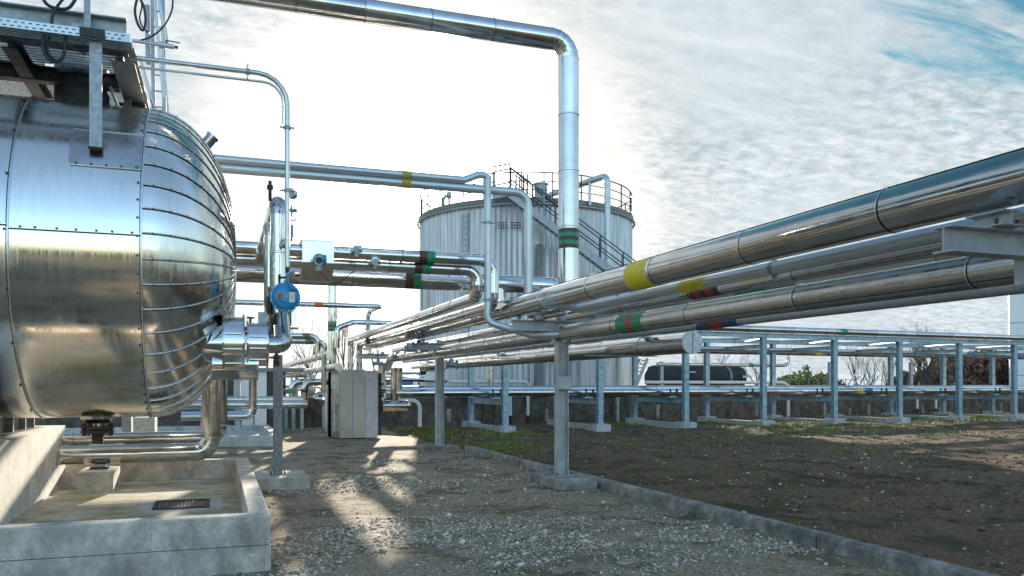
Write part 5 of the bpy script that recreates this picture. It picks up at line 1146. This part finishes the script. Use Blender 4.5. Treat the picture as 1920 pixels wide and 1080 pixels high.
def bush(name,lb,cat,cx,cy,rx,ry,h,n,seed,leafc,kind=None,sz_=.16,grp=None):
    rnd=np.random.RandomState(seed); 
    key='leaf_'+name+str(seed); m,b_=newmat(key); isl=island(); setin(b_,'Base Color',MIX(isl,leafc[0],leafc[1])); setin(b_,'Roughness',.7); MAT[key]=m
    u=rnd.normal(0,1,(n,3)); u/=np.linalg.norm(u,axis=1)[:,None]; u[:,2]=np.abs(u[:,2]); rr=rnd.rand(n)**.35
    lump=.75+.45*vnoise(u[:,0]*3+seed,u[:,1]*3+u[:,2]*2.5,seed,1.4)
    P=np.stack([cx+u[:,0]*rx*rr*lump,cy+u[:,1]*ry*rr*lump,u[:,2]*h*rr*lump],1)
    a=rnd.normal(0,1,(n,3));a/=np.linalg.norm(a,axis=1)[:,None];b2=np.cross(a,rnd.normal(0,1,(n,3)));b2/=np.linalg.norm(b2,axis=1)[:,None]; s=sz_*rnd.uniform(.5,1.3,(n,1))
    v=np.stack([P-a*s,P+b2*s*.6,P+a*s,P-b2*s*.6],1).reshape(-1,3); f=np.arange(4*n).reshape(n,4)
    root=T(name,lb,cat,(cx,cy,0),grp) if not kind else None
    o=npmesh('foliage' if root else name,v,f,[key],False,kind)
    if root:
        o.parent=root; o.location=-WL[root]
        b=MB(); 
        for k in range(5): a0=k*1.3; branches(b,V3(cx,cy,0),V3(math.cos(a0)*.6,math.sin(a0)*.6,1).normalized(),h*.5,.06,3,random.Random(seed+k))
        b.build('stems',root)
    return o
for i,(px,w_,h_,d,c) in enumerate(((1510,5.0,695,70,((.13,.15,.04),(.40,.37,.13))),(1478,3.6,702,74,((.12,.13,.04),(.36,.31,.12))),(1548,4.0,705,72,((.12,.09,.05),(.30,.24,.12))))):
    p=at_d(px,735,d); bush('leafy_bush',['yellow green bush beyond the wall right of the fourth blue post','yellow green bush lower and further left, beyond the black wagon','brownish bush beyond the wall beside the yellow green one'][i],'bush',p.x,p.y,w_*.55,1.6,H(h_,d),5200,200+i,c,sz_=.17)
for i,(px,w_,h_,d) in enumerate(((1705,2.6,700,66),(1790,5.2,662,66),(1848,4.4,655,67),(1752,3.6,685,64))):
    p=at_d(px,735,d); bush('brown_hedge',['low brown hedge mass left of the large dark trees','tall brown winter hedge behind the seventh blue post','dark brown hedge next to the white building at right','brown hedge mass under the large dark trees'][i],'hedge',p.x,p.y,w_*.62,2.0,H(h_,d),22000,210+i,((.10,.072,.06),(.27,.20,.155)),sz_=.13)
# ------------------------------------------------------------------ unseen woods added behind and beside the camera, to show in the polished metal
rnd=np.random.RandomState(5); P=[]
n=26000; A=rnd.rand(n)*2*math.pi; keep=(np.cos(A-math.pi/2+.35)<.60); A=A[keep]; Rr=75+25*rnd.rand(len(A)); hh=(2.5+3.5*vnoise(A*14,Rr*0,71,1.0))*rnd.rand(len(A))**.8
P=np.stack([np.cos(A)*Rr,np.sin(A)*Rr,hh-.5],1); n=len(P); a=rnd.normal(0,1,(n,3));a/=np.linalg.norm(a,axis=1)[:,None];b2=np.cross(a,rnd.normal(0,1,(n,3)));b2/=np.linalg.norm(b2,axis=1)[:,None]; s=rnd.uniform(.8,2.0,(n,1))
v=np.stack([P-a*s,P+b2*s*.7,P+a*s,P-b2*s*.7],1).reshape(-1,3)
m,b_=newmat('unseen_wood_leaves'); isl=island(); setin(b_,'Base Color',MIX(isl,(.05,.04,.03),(.16,.12,.08))); setin(b_,'Roughness',.9); MAT['unseenwood']=m
npmesh('unseen_woods',v,np.arange(4*n).reshape(n,4),['unseenwood'],False,'stuff')
